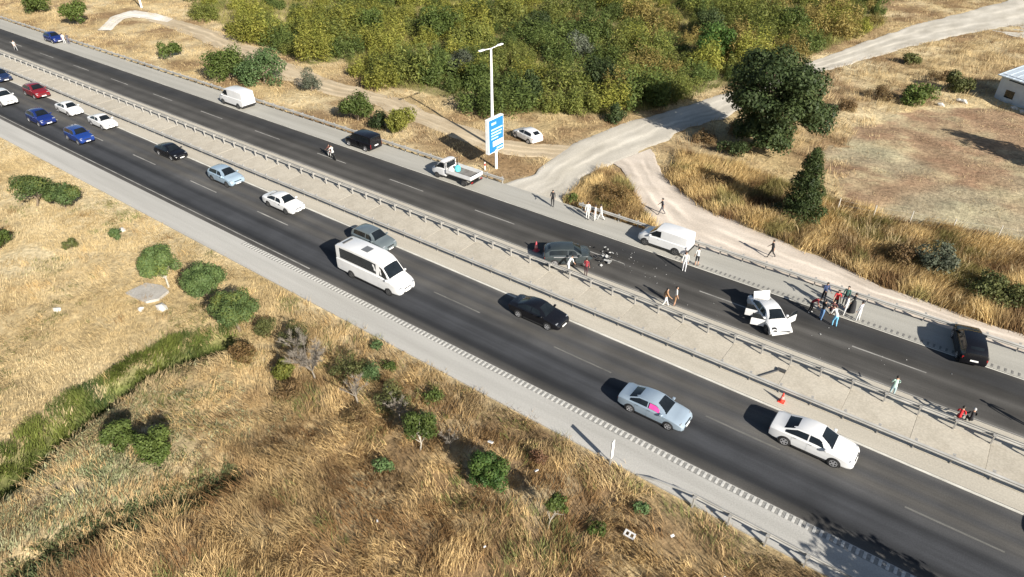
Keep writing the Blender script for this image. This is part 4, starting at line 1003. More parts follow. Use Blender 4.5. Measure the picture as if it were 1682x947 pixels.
def vehicle(name, label, cat, xy, heading, T, pm, group=None, scale=1.0, rim=None, crumple=None, plate=True, side_glass=True, light=HEADL, doors=True, glass=None, plastic_bumper=False, z0=0.006, wide=1.0, mirror_mat=None):
    """heading: angle of the nose from +X in degrees"""
    root = empty(name, (xy[0], xy[1], z0), R(heading)); setp(root, label, cat, group)
    root.scale = (scale, scale * wide, scale)
    st = T['st']; G = glass or GLASS; rim = rim or ALLOY
    V = []; F = []
    for s in st:
        h = half_ring(s)
        V += [(s[0], y, z) for y, z in h] + [(s[0], -y, z) for y, z in reversed(h[1:-1])]
    m = 16
    for i in range(len(st) - 1):
        for k in range(m): F.append((i * m + k, (i + 1) * m + k, (i + 1) * m + (k + 1) % m, i * m + (k + 1) % m))
    F.append(tuple(range(m))); F.append(tuple(reversed(range((len(st) - 1) * m, len(st) * m))))
    def crush(V):
        if not crumple: return V
        x0, sh, amp, sd = crumple
        r = random.Random(sd); out = []
        for v in V:
            x, y, z = v
            if x > x0:
                t = (x - x0) / (st[-1][0] - x0)
                rr = random.Random(round(y * 7) * 31 + round(z * 9) * 17 + round(x * 3))
                x = x0 + (x - x0) * (1 - sh) + rr.uniform(-amp, amp) * t; y = y + rr.uniform(-amp, amp) * t; z = max(.2, z + rr.uniform(-amp * .6, amp) * t)
            out.append((x, y, z))
        return out
    body = link('body', pymesh('body', crush(V), F, pm, True, 28), root)
    if T['ws']:
        v, f = screen(st, T['ws'][0], T['ws'][1], 0.05, 0.93, 0.93, .010); link('windshield', pymesh('windshield', v, f, G, True), root)
    if T['rw'] and side_glass is not None:
        v, f = screen(st, T['rw'][0], T['rw'][1], 0.10, 0.92, 0.90, .010); link('rear_window', pymesh('rear_window', v, f, G, True), root)
    a, b = T['sw']; bp = T['bp']
    for sd in (-1, 1):
        rg = [(a, min(b, bp - .04))] + ([(bp + .04, b)] if bp < b else [])
        if 'sw2' in T: rg.append(T['sw2'])
        for (p, q) in (rg if side_glass else rg[-1:]):
            v, f = patch(st, frange(p, q, st), (0.10, 0.5, 0.86), sd, .012); link('side_window', pymesh('side_window', v, f, G, True), root)
        dr = [(T['door'][0], bp - .012), (bp + .012, T['door'][1])] if bp < b else [T['door']]
        if doors:
            for (p, q) in dr:
                vv = []; ff = []
                for pts, ts in (((2, 3), (0.1, 1)), ((3, 4), (0, .95))):
                    v, f = patch(st, frange(p, q, st, 2), ts, sd, .007, pts); ff += [tuple(i + len(vv) for i in g) for g in f]; vv += v
                d = link('door', pymesh('door', vv, ff, pm, True), root)
                hx = p + .14; h = half_ring(lerp_st(st, hx))
                mb = MB(); mb.box(hx - .09, hx + .09, sd * h[4][0] - .015, sd * h[4][0] + .03 * sd + .015, h[4][1] - .06, h[4][1] - .03, b=.008); mb.obj('door_handle', pm if cat != 'minibus' else BLACKPL, d)
        # wheels and arches
        for wx in T['wheels']:
            hw = lerp_st(st, wx)[1]
            mb = MB(); n = 16; rr = T['r'] + .055
            v = [(wx, sd * (hw + .004), T['r'])] + [(wx + rr * math.cos(R(-25 + 230 * i / n)), sd * (hw + .004), T['r'] + rr * math.sin(R(-25 + 230 * i / n))) for i in range(n + 1)]
            mb.add(v, [(0, i + 1, i + 2) if sd < 0 else (0, i + 2, i + 1) for i in range(n)])
            mb.obj('wheel_arch', BLACKPL, root)
            wheel(root, wx, sd * (hw + .02), T['r'], sd, rim)
        x0_, x1_ = T['wheels'][0] + T['r'] + .1, T['wheels'][1] - T['r'] - .1
        hw0 = lerp_st(st, 0)[1]; zb0 = lerp_st(st, 0)[2]
        mb = MB(); mb.box(x0_, x1_, min(sd * (hw0 - .1), sd * (hw0 + .002)), max(sd * (hw0 - .1), sd * (hw0 + .002)), zb0 - .03, zb0 + .07, b=.01); mb.obj('sill', BLACKPL, root)
        # mirrors
        mx = T['sw2'][1] - .1 if 'sw2' in T else b - .12
        h = half_ring(lerp_st(st, mx)); mb = MB()
        mb.box(mx - .07, mx + .10, min(sd * h[5][0], sd * (h[5][0] + .2)), max(sd * h[5][0], sd * (h[5][0] + .2)), h[5][1] + .0, h[5][1] + .14, b=.03); mb.obj('mirror', mirror_mat or pm, root, smooth=True)
        # lamps
        s = st[-3]; h = half_ring(s)
        if not crumple:
            mb = MB(); x = s[0]; yy = h[5][0] * .80
            mb.box(x - .16, x + .11, sd * yy - .15, sd * yy + .15, h[5][1] - .13, h[5][1] + .015, b=.04); mb.obj('headlight', light, root, smooth=True)
        s = st[1]; h = half_ring(s); hh = .22 if s[4] < 1.5 else .5
        mb = MB(); yy = h[4][0] * .86
        mb.box(s[0] - .035, s[0] + .10, sd * yy - .11, sd * yy + .11, h[4][1] - hh, h[4][1] - .01, b=.025); mb.obj('tail_light', TAILL, root, smooth=True)
    # grille, bumpers, plates
    xf = st[-1][0]; zf = (st[-1][2] + st[-1][3]) / 2
    if not crumple:
        s2 = st[-2]; mb = MB(); mb.box(xf - .18, xf - .005, -.40, .40, s2[3] - .15, s2[3] + .005, b=.015); mb.obj('grille', BLACKPL, root)
        mb = MB(); mb.box(xf - .2, xf + .010, -.52, .52, st[-1][2] + .01, st[-1][2] + .08, b=.01); mb.obj('lower_grille', BLACKPL, root)
        if plate:
            mb = MB(); mb.box(xf - .02, xf + .03, -.26, .26, zf - .09, zf + .02); mb.obj('number_plate', PLATE, root)
    xr = st[0][0]
    if plate:
        mb = MB(); zr = (st[0][2] + st[0][3]) / 2 + .05; mb.box(xr - .03, xr + .02, -.26, .26, zr - .055, zr + .055); mb.obj('number_plate', PLATE, root)
    if plastic_bumper:
        mb = MB(); mb.box(xr - .05, xr + .25, -st[1][1] * .98, st[1][1] * .98, st[1][2] + .0, st[1][2] + .22, b=.04); mb.obj('rear_bumper', BLACKPL, root, smooth=True)
    return root

WHITE = paint((0.66, 0.66, 0.66)); SILVER = paint((0.34, 0.42, 0.50), .28, .35); BLACK = pmat('black_car_paint', (0.006, 0.006, 0.008), .25, 0, 0.15, var=.05); GREYC = paint((0.15, 0.18, 0.19), .3, .3)
BLUE = paint((0.008, 0.02, 0.12), .25); BLUE2 = paint((0.010, 0.035, 0.18), .25); REDC = paint((0.16, 0.010, 0.014), .25); ICE = paint((0.33, 0.43, 0.52), .28, .3)
GREENBLK = pmat('dark_green_paint', (0.036, 0.045, 0.048), .25, 0, 0.2, var=.05); NAVY = paint((0.01, 0.02, 0.06), .25)
TOWED = 'cars queuing on the near carriageway'

# near carriageway, nose towards +X
n1 = vehicle('sedan', 'silver sedan with a pink sunshade in its side window', 'car', (-11.05, 29.9), 0, SEDAN, SILVER, TOWED, 0.98)
v, f = patch(SEDAN['st'], frange(-.08, .62, SEDAN['st']), (0.14, 0.5, 0.80), -1, .02)
link('sunshade', pymesh('sunshade', v, f, pmat('pink_fabric', (0.75, 0.06, 0.30), .8), True), n1)
vehicle('sedan', 'white sedan nearest the bottom right with a dark rear window', 'car', (-2.2, 33.0), 0, SEDAN, WHITE, TOWED, 1.06)
vehicle('sedan', 'black sedan with silver wheels ahead of the white minibus', 'car', (-22.6, 33.75), 0, SEDAN, BLACK, TOWED, 0.99)
bus = vehicle('minibus', 'white minibus with a long dark side window', 'minibus', (-36.2, 30.05), 0, MINIBUS, WHITE, None, 1.0, rim=STEELDK)
mb = MB(); mb.box(-1.0, -.25, -.36, .36, 2.715, 2.76, b=.01); mb.obj('roof_hatch', pmat('smoked_hatch', (0.12, 0.125, 0.13), .4), bus)
mb = MB(); mb.box(-3.05, -2.85, -.5, .5, 2.68, 2.75, b=.02); mb.obj('roof_vent', STEELDK, bus)
vehicle('hatchback', 'grey car half hidden behind the white minibus', 'car', (-40.4, 33.85), 0, SUV, GREYC, TOWED, 0.96)
vehicle('sedan', 'white sedan second behind the minibus in the inner lane', 'car', (-52.8, 33.7), 0, SEDAN, WHITE, TOWED, 1.0, rim=STEELDK)
vehicle('sedan', 'silver blue hatchback following the white sedan', 'car', (-62.5, 33.85), 0, HATCH, ICE, TOWED, 1.05, rim=STEELDK)
vehicle('sedan', 'black sedan with white headlights in the inner lane', 'car', (-73.4, 34.1), 0, SEDAN, BLACK, TOWED, 0.95)
vehicle('hatchback', 'blue car leading its twin in the outer lane', 'car', (-86.3, 30.1), 0, SUV, BLUE2, TOWED, 0.96)
vehicle('hatchback', 'darker blue car behind the other blue car', 'car', (-96.3, 30.1), 0, HATCH, BLUE, TOWED, 1.1)
vehicle('sedan', 'white sedan directly behind the black sedan with headlights', 'car', (-88.9, 34.15), 0, SEDAN, WHITE, TOWED, 0.98)
vehicle('sedan', 'white sedan between the dark red car and another white sedan', 'car', (-97.1, 33.9), 0, SEDAN, WHITE, TOWED, 0.98)
vehicle('hatchback', 'dark red car in the queue near the left edge', 'car', (-107.7, 34.4), 0, HATCH, REDC, TOWED, 1.1)
vehicle('suv', 'white four wheel drive cut by the left picture edge', 'car', (-108.0, 30.4), 0, SUV, WHITE, TOWED, 1.06)
vehicle('hatchback', 'dark car at the left picture edge behind the red car', 'car', (-119.6, 34.4), 0, HATCH, NAVY, TOWED, 1.05)
vehicle('hatchback', 'dark blue car just beyond the right edge with its shadow showing', 'car', (12.6, 33.6), 0, HATCH, NAVY, TOWED, 1.05)

# far side, nose towards -X
vehicle('hatchback', 'dark blue car stopped on the far shoulder at top left', 'car', (-136.2, 49.3), 0, HATCH, BLUE, None, 1.05)
vehicle('van', 'white panel van parked on the far shoulder below round trees', 'van', (-82.3, 48.85), 180, VANBIG, WHITE, None, 1.05, rim=STEELDK, plastic_bumper=True)
vehicle('van', 'black van parked on the far shoulder beside the yellow bush', 'van', (-58.0, 48.9), 180, dict(COMBI, sw=(-1.9, 1.12), bp=-0.4, rw=(0, 1)), BLACK, None, 1.02)
vehicle('van', 'white delivery van parked on the shoulder beside the crash', 'van', (-19.7, 49.15), 180, COMBI, WHITE, None, 1.06, rim=STEELDK, plastic_bumper=True)
vehicle('hatchback', 'white hatchback parked on the dirt track behind the sign', 'car', (-44.0, 62.2), 164, HATCH, WHITE, None, 1.0, z0=-0.03)

# flatbed pickup
pk = empty('pickup_truck', (-43.6, 48.6, 0.006), R(180)); pk.scale = (1.05, 1.0, 1.03); setp(pk, 'white flatbed pickup truck parked below the blue road sign', 'truck')
PCAB = [(0.55, .86, .45, 1.18, 1.90, .74), (0.62, .90, .42, 1.2, 1.98, .78), (0.9, .91, .40, 1.2, 2.02, .80), (1.25, .91, .40, 1.2, 1.98, .77), (1.85, .905, .40, 1.16, 1.27, .80), (2.25, .88, .41, 1.05, 1.14, .74), (2.45, .82, .45, .9, .96, .62), (2.52, .7, .5, .75, .8, .5)]
V = []; F = []
for s in PCAB:
    h = half_ring(s); V += [(s[0], y, z) for y, z in h] + [(s[0], -y, z) for y, z in reversed(h[1:-1])]
for i in range(len(PCAB) - 1):
    for k in range(16): F.append((i * 16 + k, (i + 1) * 16 + k, (i + 1) * 16 + (k + 1) % 16, i * 16 + (k + 1) % 16))
F.append(tuple(range(16))); F.append(tuple(reversed(range(7 * 16, 8 * 16))))
link('cab', pymesh('cab', V, F, WHITE, True, 28), pk)
v, f = screen(PCAB, 3, 4, .05, .93, .93, .01); link('windshield', pymesh('windshield', v, f, GLASS, True), pk)
for sd in (-1, 1):
    v, f = patch(PCAB, frange(.72, 1.75, PCAB), (.1, .5, .86), sd, .012); link('side_window', pymesh('side_window', v, f, GLASS, True), pk)
    for wx in (1.72, -1.75):
        wheel(pk, wx, sd * .90, .34, sd, STEELDK, .22)
    mb = MB(); mb.box(1.62, 1.72, min(sd * .9, sd * 1.14), max(sd * .9, sd * 1.14), 1.22, 1.5, b=.03); mb.obj('mirror', BLACKPL, pk)
    mb = MB(); mb.box(2.28, 2.47, sd * .62 - .14, sd * .62 + .14, .78, .92, b=.03); mb.obj('headlight', HEADL, pk)
    mb = MB(); mb.box(-2.78, -2.70, sd * .75 - .14, sd * .75 + .14, .55, .68, b=.02); mb.obj('tail_light', TAILL, pk)
    mb = MB(); mb.box(-2.72, .40, sd * .99 - .02, sd * .99 + .02, .93, 1.32, b=.01); mb.obj('bed_side', WHITE, pk)
mb = MB(); mb.box(.535, .56, -.66, .66, 1.28, 1.86); mb.obj('rear_window', GLASS, pk)
mb = MB(); mb.box(-2.74, .42, -1.0, 1.0, .86, .935); mb.obj('bed_floor', pmat('worn_bed_floor', (0.16, 0.15, 0.14), .8, var=.3), pk)
mb = MB(); mb.box(-2.76, -2.72, -.97, .97, .94, 1.30, b=.01); mb.obj('tailgate', WHITE, pk)
mb = MB(); mb.box(-2.7, .6, -.42, -.32, .45, .86); mb.box(-2.7, .6, .32, .42, .45, .86); mb.obj('chassis', BLACKPL, pk)
mb = MB(); mb.box(-2.82, -2.7, -.85, .85, .48, .60, b=.02); mb.obj('rear_bumper', BLACKPL, pk)
mb = MB()
for yy in (-.9, .9): mb.tube([(.42, yy, .94), (.42, yy, 2.0)], .03, 6)
mb.tube([(.42, -.9, 2.0), (.42, .9, 2.0)], .03, 6); mb.tube([(.42, -.9, 1.6), (.42, .9, 1.6)], .02, 6); mb.obj('headboard_frame', BLACKPL, pk)
# load in the bed
mb = MB(); mb.lathe([(.05, 0), (.30, .02), (.34, .25), (.30, .5), (.14, .62), (.04, .64)], 14, Matrix.Translation((-43.4, 48.75, .945)))
setp(mb.obj('turquoise_sack', pmat('turquoise_plastic', (0.10, 0.48, 0.55), .5, var=.2), smooth=True), 'turquoise sack standing in the bed of the flatbed pickup', 'sack')
mb = MB(); mb.lathe([(.1, 0), (.36, .03), (.38, .2), (.26, .42), (.08, .48)], 14, Matrix.Translation((-43.85, 48.2, .945)))
setp(mb.obj('white_sack', pmat('white_woven_plastic', (0.6, 0.6, 0.58), .7, var=.2), smooth=True), 'white sack beside the turquoise one in the pickup bed', 'sack')

# crashed cars
def door_leaf(root, hinge, ang, L, zlo, zhi, pm, name='open_door'):
    mb = MB(); mb.box(-L, 0, -.03, .03, zlo, zhi, b=.02)
    o = mb.obj(name, pm, root); o.location = hinge; o.rotation_euler = (0, 0, R(ang))
    mb = MB(); 
    mb.tube([(-.02, 0, zhi - .02), (-.42, 0, zhi + .42), (-L + .05, 0, zhi + .42), (-L + .02, 0, zhi - .02)], .025, 6); mb.obj('window_frame', BLACKPL, o)
    mb = MB(); mb.add([(-.08, 0, zhi), (-.42, 0, zhi + .40), (-L + .06, 0, zhi + .40), (-L + .05, 0, zhi)], [(0, 1, 2, 3)]); mb.obj('window', GLASS, o)
    return o
cw = vehicle('crashed_sedan', 'white crashed sedan with open doors and raised boot lid', 'car', (-8.55, 43.75), -46, SEDAN, WHITE, None, 0.98, rim=STEELDK, crumple=(1.25, .22, .12, 3), doors=False)
door_leaf(cw, (1.0, -.89, 0), 62, 1.0, .32, .92, WHITE)
door_leaf(cw, (-.15, -.89, 0), 58, .95, .32, .92, WHITE)
door_leaf(cw, (1.0, .89, 0), -66, 1.0, .32, .92, WHITE)
mb = MB(); mb.box(-.55, .0, -.66, .66, -.02, .02, b=.015); bl = mb.obj('boot_lid', WHITE, cw); bl.location = (-1.62, 0, 1.06); bl.rotation_euler = (0, R(68), 0)
mb = MB(); mb.box(-2.2, -1.66, -.6, .6, .99, 1.055); mb.obj('boot_interior', BLACKPL, cw)
mb = MB(); mb.box(1.55, 2.0, -.80, -.35, .45, .80, b=.08); mb.obj('exposed_engine_bay', BLACKPL, cw)
mb = MB(); mb.box(1.92, 2.02, -.85, .55, .22, .42, b=.03); mb.obj('hanging_bumper', WHITE, cw).rotation_euler = (0, 0, R(4))
cg = vehicle('crashed_wagon', 'dark wrecked car standing across the far carriageway with crushed nose', 'car', (-25.1, 41.9), 37, SUV, GREENBLK, None, 1.0, crumple=(0.85, .36, .2, 5))
mb = MB(); mb.box(1.25, 1.6, -.5, .35, .4, .75, b=.1); mb.obj('exposed_engine', STEELDK, cg)
mb = MB(); mb.box(-1.4, .6, -.935, -.915, .96, 1.02); mb.obj('chrome_strip', ALLOY, cg)
vehicle('suv', 'black car stopped across the shoulder at the right edge', 'car', (3.95, 48.7), 104, SUV, BLACK, None, 0.94, plate=True)

# loose wreckage
WRECK_D = pmat('broken_dark_plastic', (0.05, 0.05, 0.05), .6); WRECK_L = pmat('broken_pale_plastic', (0.38, 0.38, 0.37), .5)
def shard(name, label, x, y, s, mat, seed):
    r = np.random.default_rng(seed); mb = MB()
    for k in range(9):
        M = Matrix.Translation((x + r.normal() * s * .45, y + r.normal() * s * .45, .05 + abs(r.normal()) * s * .3)) @ Matrix.Rotation(r.uniform(0, 3), 4, 'Z') @ Matrix.Rotation(r.uniform(-.9, .9), 4, 'X')
        a, b = s * r.uniform(.2, .5), s * r.uniform(.06, .2)
        mb.box(-a / 2, a / 2, -b / 2, b / 2, -.012, .012, M=M)
    return setp(mb.obj(name, mat), label, 'wreckage', kind='stuff')
shard('bumper_wreckage', 'pale torn bumper lying ahead of the dark wrecked car', -22.5, 43.4, 1.1, WRECK_L, 1)
shard('bumper_wreckage', 'dark engine debris heap touching the dark wrecked car', -22.7, 44.2, 1.0, WRECK_D, 2)
shard('bumper_wreckage', 'pale headlamp debris beyond the dark wrecked car', -23.2, 45.0, .7, WRECK_L, 3)
r = np.random.default_rng(88); mb = MB()
for i in range(50):
    if i < 32: x, y = r.normal(-20.8, 2.8), r.normal(44.7, 1.1)
    else: x, y = r.normal(-6, 7), r.normal(44.0, 1.7)
    s = r.uniform(.012, .04) * (2.0 if r.random() < .08 else 1)
    M = Matrix.Translation((x, y, .012 + s * .4)) @ Matrix.Rotation(r.uniform(0, 3), 4, 'Z') @ Matrix.Rotation(r.uniform(-.5, .5), 4, 'X')
    mb.box(-s, s, -s * .6, s * .6, -s * .35, s * .35, M=M)
setp(mb.obj('crash_debris', WRECK_L), 'scattered pale crash debris on the far carriageway', 'debris', kind='stuff')

# traffic cones
def cone(label, x, y, z, col, s=1.0):
    root = empty('traffic_cone', (x, y, z)); setp(root, label, 'traffic cone')
    m = pmat('cone_plastic', col, .5)
    mb = MB(); mb.box(-.2 * s, .2 * s, -.2 * s, .2 * s, 0, .04 * s, b=.01); mb.obj('base', m, root)
    mb = MB(); mb.lathe([(.15 * s, .03 * s), (.10 * s, .35 * s), (.035 * s, .72 * s), (.02 * s, .74 * s)], 14); mb.obj('body', m, root, smooth=True)
    mb = MB(); mb.lathe([(.118 * s, .27 * s), (.086 * s, .48 * s)], 14); mb.obj('reflective_band', pmat('cone_band', (.75, .3, .28), .4), root, smooth=True)
cone('bright red traffic cone leaning by the lower median guardrail', -4.9, 35.75, 0, (0.75, 0.05, 0.03), 1.0)
cone('dull red cone behind the dark wrecked car', -28.4, 41.7, .006, (0.45, 0.05, 0.07), 1.25)

# ------------------------------------------------------------------ people
def Rot(v, ax, deg): return Matrix.Rotation(R(deg), 3, ax) @ Vector(v)

def person_mesh(name, lean=0, hipL=0, hipR=0, kneeL=0, kneeR=0, shL=8, shR=8, elL=15, elR=15, abL=8, abR=8, head=0, drop=None, robe=False):
    """one continuous figure grown over a jointed skeleton; faces +x, feet on z=0"""
    P = []; E_ = []; RD = []; seg = []
    def v(p, r, par=None, tag=None):
        P.append(Vector(p)); RD.append(r)
        if par is not None: E_.append((par, len(P) - 1)); seg.append((par, len(P) - 1, tag))
        return len(P) - 1
    pel = v((0, 0, 0), .135)
    wa = v(Rot((0, 0, .16), 'Y', lean * .6), .125, pel, 'torso')
    ch = v(P[wa] + Rot((0, 0, .20), 'Y', lean), .145, wa, 'torso')
    nb = v(P[ch] + Rot((0, 0, .17), 'Y', lean), .085, ch, 'torso')
    nk = v(P[nb] + Rot((0, 0, .08), 'Y', lean + head * .5), .055, nb, 'skin')
    hd = v(P[nk] + Rot((.015, 0, .09), 'Y', lean + head), .085, nk, 'head')
    ht = v(P[hd] + Rot((-.01, 0, .10), 'Y', lean + head), .078, hd, 'head')
    v(P[hd] + Rot((.10, 0, -.01), 'Y', lean + head), .018, hd, 'skin')      # nose
    for sd, sh, el, ab in ((1, shL, elL, abL), (-1, shR, elR, abR)):
        s = v(P[nb] + Rot((0, sd * .18, -.02), 'Y', lean), .062, nb, 'torso')
        d = Matrix.Rotation(R(lean * .5 - sh), 3, 'Y') @ Matrix.Rotation(R(sd * ab), 3, 'X') @ Vector((0, 0, -1))
        e = v(P[s] + d * .29, .046, s, 'sleeve')
        d2 = Matrix.Rotation(R(lean * .5 - sh - el), 3, 'Y') @ Matrix.Rotation(R(sd * ab * .5), 3, 'X') @ Vector((0, 0, -1))
        w = v(P[e] + d2 * .25, .031, e, 'forearm')
        pm = v(P[w] + d2 * .08, .034, w, 'skin')
        fwd = d2.cross(Vector((0, 1, 0))).normalized()
        for k, L in enumerate((.075, .09, .085, .065)):
            o = Vector((0, 1, 0)) * (k - 1.5) * .019
            a = v(P[pm] + d2 * L * .55 + o, .010, pm, 'skin'); v(P[a] + (d2 * .8 - fwd * .4) * L * .5, .009, a, 'skin')
        a = v(P[w] + d2 * .05 - fwd * .035, .011, w, 'skin'); v(P[a] + d2 * .04 - fwd * .02, .010, a, 'skin')
    low = 9
    for sd, hp, kn in ((1, hipL, kneeL), (-1, hipR, kneeR)):
        h = v((0, sd * .095, -.04), .105, pel, 'thigh')
        d = Matrix.Rotation(R(-hp), 3, 'Y') @ Vector((0, sd * .02, -1))
        k = v(P[h] + d * .43, .062, h, 'thigh')
        d2 = Matrix.Rotation(R(-hp + kn), 3, 'Y') @ Vector((0, 0, -1))
        cf = v(P[k] + d2 * .16, .058, k, 'shin')
        an = v(P[k] + d2 * .41, .038, k if False else cf, 'shin')
        fd = Matrix.Rotation(R((-hp + kn) * .25), 3, 'Y') @ Vector((1, 0, 0))
        hl = v(P[an] + Vector((-.03, 0, -.045)), .038, an, 'shoe')
        v(P[an] + fd * .14 + Vector((0, 0, -.05)), .036, an, 'shoe')
        low = min(low, P[hl].z - .036, P[-1].z - .034)
    for i in range(len(P)): P[i] = P[i] + Vector((0, 0, -low))
    me = bpy.data.meshes.new(name + '_skeleton')
    me.from_pydata([tuple(p) for p in P], E_, [])
    ob = bpy.data.objects.new(name + '_skeleton', me); C.objects.link(ob)
    sk = ob.modifiers.new('skin', 'SKIN'); sk.use_smooth_shade = True; sk.branch_smoothing = 0.6
    for i, d in enumerate(me.skin_vertices[0].data):
        r_ = RD[i]; d.radius = (r_, r_ * (0.78 if i in (pel, wa, ch) else 1)) if i not in (pel, wa, ch) else (r_ * .82, r_ * 1.18)
        d.use_root = (i == 0)
    sb = ob.modifiers.new('sub', 'SUBSURF'); sb.levels = 1; sb.render_levels = 1
    dg = bpy.context.evaluated_depsgraph_get()
    em = bpy.data.meshes.new_from_object(ob.evaluated_get(dg))
    bpy.data.objects.remove(ob); bpy.data.meshes.remove(me)
    em.name = name
    # clothing regions by nearest bone; slots: skin, shirt, trousers, shoes, forearm, shin
    slot = {'skin': 0, 'head': 0, 'torso': 1, 'sleeve': 1, 'thigh': 2, 'shoe': 3, 'forearm': 4, 'shin': 5}
    A_ = np.array([tuple(P[a]) for a, b, t in seg]); B_ = np.array([tuple(P[b]) for a, b, t in seg]); rad = np.array([max(RD[a], RD[b]) for a, b, t in seg])
    S = np.array([slot[t] for a, b, t in seg])
    cen = np.empty(len(em.polygons) * 3); em.polygons.foreach_get('center', cen); cen = cen.reshape(-1, 3)
    dlt = B_ - A_; t = np.clip(((cen[:, None] - A_) * dlt).sum(-1) / (dlt ** 2).sum(-1), 0, 1)
    dist = np.linalg.norm(cen[:, None] - (A_ + t[..., None] * dlt), axis=-1) / (0.6 + rad * 4)
    mi = S[dist.argmin(1)]
    for k in range(6): em.materials.append(CLOTH['default'])
    em.polygons.foreach_set('material_index', mi.astype(np.int32))
    em.polygons.foreach_set('use_smooth', np.ones(len(em.polygons), bool))
    em.update()
    hc = P[hd].copy(); hu = (P[ht] - P[hd]).normalized()
    # hair cap
    bm = bmesh.new(); bmesh.ops.create_uvsphere(bm, u_segments=12, v_segments=8, radius=1)
    Q = Vector((0, 0, 1)).rotation_difference(hu).to_matrix()
    for q in list(bm.verts):
        if q.co.z < -0.15 + (0.55 if q.co.x > 0.25 else 0): pass
    dele = [q for q in bm.verts if q.co.z < (-0.45 if q.co.x < 0.15 else 0.25)]
    bmesh.ops.delete(bm, geom=dele, context='VERTS')
    for q in bm.verts: q.co = hc + Q @ Vector((q.co.x * .108 - .012, q.co.y * .098, q.co.z * .115 + .045))
    hm = bpy.data.meshes.new('hair'); bm.to_mesh(hm); bm.free()
    hm.materials.append(CLOTH['default']); hm.polygons.foreach_set('use_smooth', [True] * len(hm.polygons))
    rm = None
    if robe:      # long skirt / robe hanging from the waist
        mb = MB(); zt = P[pel].z + .08
        mb.lathe([(.15, zt), (.20, zt - .2), (.25, zt * .45), (.29, .10), (.285, .08)], 16)
        rm = mb.mesh('skirt', CLOTH['default'], True)
    return em, hm, rm
CLOTH = {'default': pmat('cloth', (.4, .4, .4), .85)}
def cloth(c):
    if c not in CLOTH: CLOTH[c] = pmat('cloth', c, .85, var=.15, scale=6)
    return CLOTH[c]
SKIN = pmat('skin', (0.42, 0.25, 0.17), .55, var=.08); HAIR = pmat('dark_hair', (0.02, 0.015, 0.012), .6)
SHOE = pmat('dark_shoe', (0.03, 0.03, 0.03), .6); SHOEW = pmat('white_shoe', (0.65, 0.65, 0.65), .6)
POSES = {
    'stand': dict(shL=5, shR=5, elL=12, elR=18, hipL=3, hipR=-4, kneeL=4, kneeR=3),
    'walk': dict(shL=-22, shR=24, elL=20, elR=28, hipL=24, hipR=-16, kneeL=8, kneeR=22, lean=4),
    'point': dict(shL=6, shR=62, elL=15, elR=35, hipL=2, hipR=-3, kneeL=2, kneeR=3, lean=3),
    'phone': dict(shL=18, shR=24, elL=60, elR=75, hipL=4, hipR=-3, kneeL=3, kneeR=3, head=18),
    'bend': dict(lean=52, shL=30, shR=40, elL=20, elR=25, hipL=18, hipR=-2, kneeL=25, kneeR=12, head=10),
    'crouch': dict(lean=30, shL=45, shR=50, elL=30, elR=25, hipL=92, hipR=74, kneeL=120, kneeR=128, head=15),
    'sit': dict(lean=8, shL=30, shR=30, elL=45, elR=45, hipL=82, hipR=86, kneeL=78, kneeR=84, head=12),
    'robe': dict(shL=10, shR=12, elL=30, elR=25, hipL=3, hipR=-3, kneeL=2, kneeR=2, robe=True),
    'ride': dict(lean=24, shL=48, shR=48, elL=22, elR=22, hipL=72, hipR=72, kneeL=78, kneeR=78, abL=14, abR=14),
}
PM = {k: person_mesh(k, **a) for k, a in POSES.items()}
def person(label, xy, face, pose, shirt, trousers, z=0.006, sleeves='short', legs='long', shoe=None, hair=None, s=1.0):
    em, hm, rm = PM[pose]
    o = link('person', em, None, (xy[0], xy[1], z), R(face)); o.scale = (s, s, s)
    setp(o, label, 'person')
    sm, tm = cloth(shirt), cloth(trousers)
    for i, m in enumerate((SKIN, sm, tm, shoe or SHOE, SKIN if sleeves == 'short' else sm, tm if legs == 'long' else SKIN)):
        o.material_slots[i].link = 'OBJECT'; o.material_slots[i].material = m
    h = link('hair', hm, o); h.material_slots[0].link = 'OBJECT'; h.material_slots[0].material = hair or HAIR
    if rm:
        k = link('skirt', rm, o); k.material_slots[0].link = 'OBJECT'; k.material_slots[0].material = tm
    return o
K = (0.015, 0.015, 0.018); WH = (0.58, 0.58, 0.57); NV = (0.03, 0.05, 0.12); RD_ = (0.50, 0.02, 0.025); MR = (0.25, 0.025, 0.035); JN = (0.10, 0.20, 0.38); LJ = (0.16, 0.42, 0.62); GN = (0.03, 0.09, 0.08); MINT = (0.38, 0.52, 0.46); TAN = (0.30, 0.17, 0.09); GY = (0.40, 0.40, 0.43)
person('person in black standing where the gravel road meets the shoulder', (-31.9, 49.5), -60, 'phone', K, K, sleeves='long')
person('person in white nearest the guardrail beyond the wrecked car', (-27.8, 49.3), -60, 'stand', WH, WH, sleeves='long', s=1.03)
person('shorter person in white in the middle of three by the guardrail', (-27.1, 49.5), 200, 'stand', WH, WH, s=.92)
person('person with dark hair and white clothes right of the two in white', (-26.7, 49.9), 190, 'walk', WH, WH, s=.95)
person('person in dark shirt walking on the gravel behind the white van', (-22.6, 54.4), 210, 'walk', (.06, .06, .07), (.08, .08, .09), z=-.02)
person('person in black clothes alone on the access road', (-11.5, 52.9), 200, 'walk', K, K, z=-.02)
person('person in white shirt and pale trousers behind the white delivery van', (-16.6, 46.4), -70, 'stand', WH, (.55, .55, .58), sleeves='long', shoe=SHOEW, s=1.05)
person('person in white top and black shorts beside the white delivery van', (-16.1, 47.8), 130, 'point', WH, K, legs='short', sleeves='short')
person('person in brown top and white trousers by the median rail', (-15.6, 40.75), 40, 'walk', TAN, WH, sleeves='long')
person('person in white top and tan shorts by the median rail', (-15.05, 41.35), 30, 'stand', WH, TAN, legs='short')
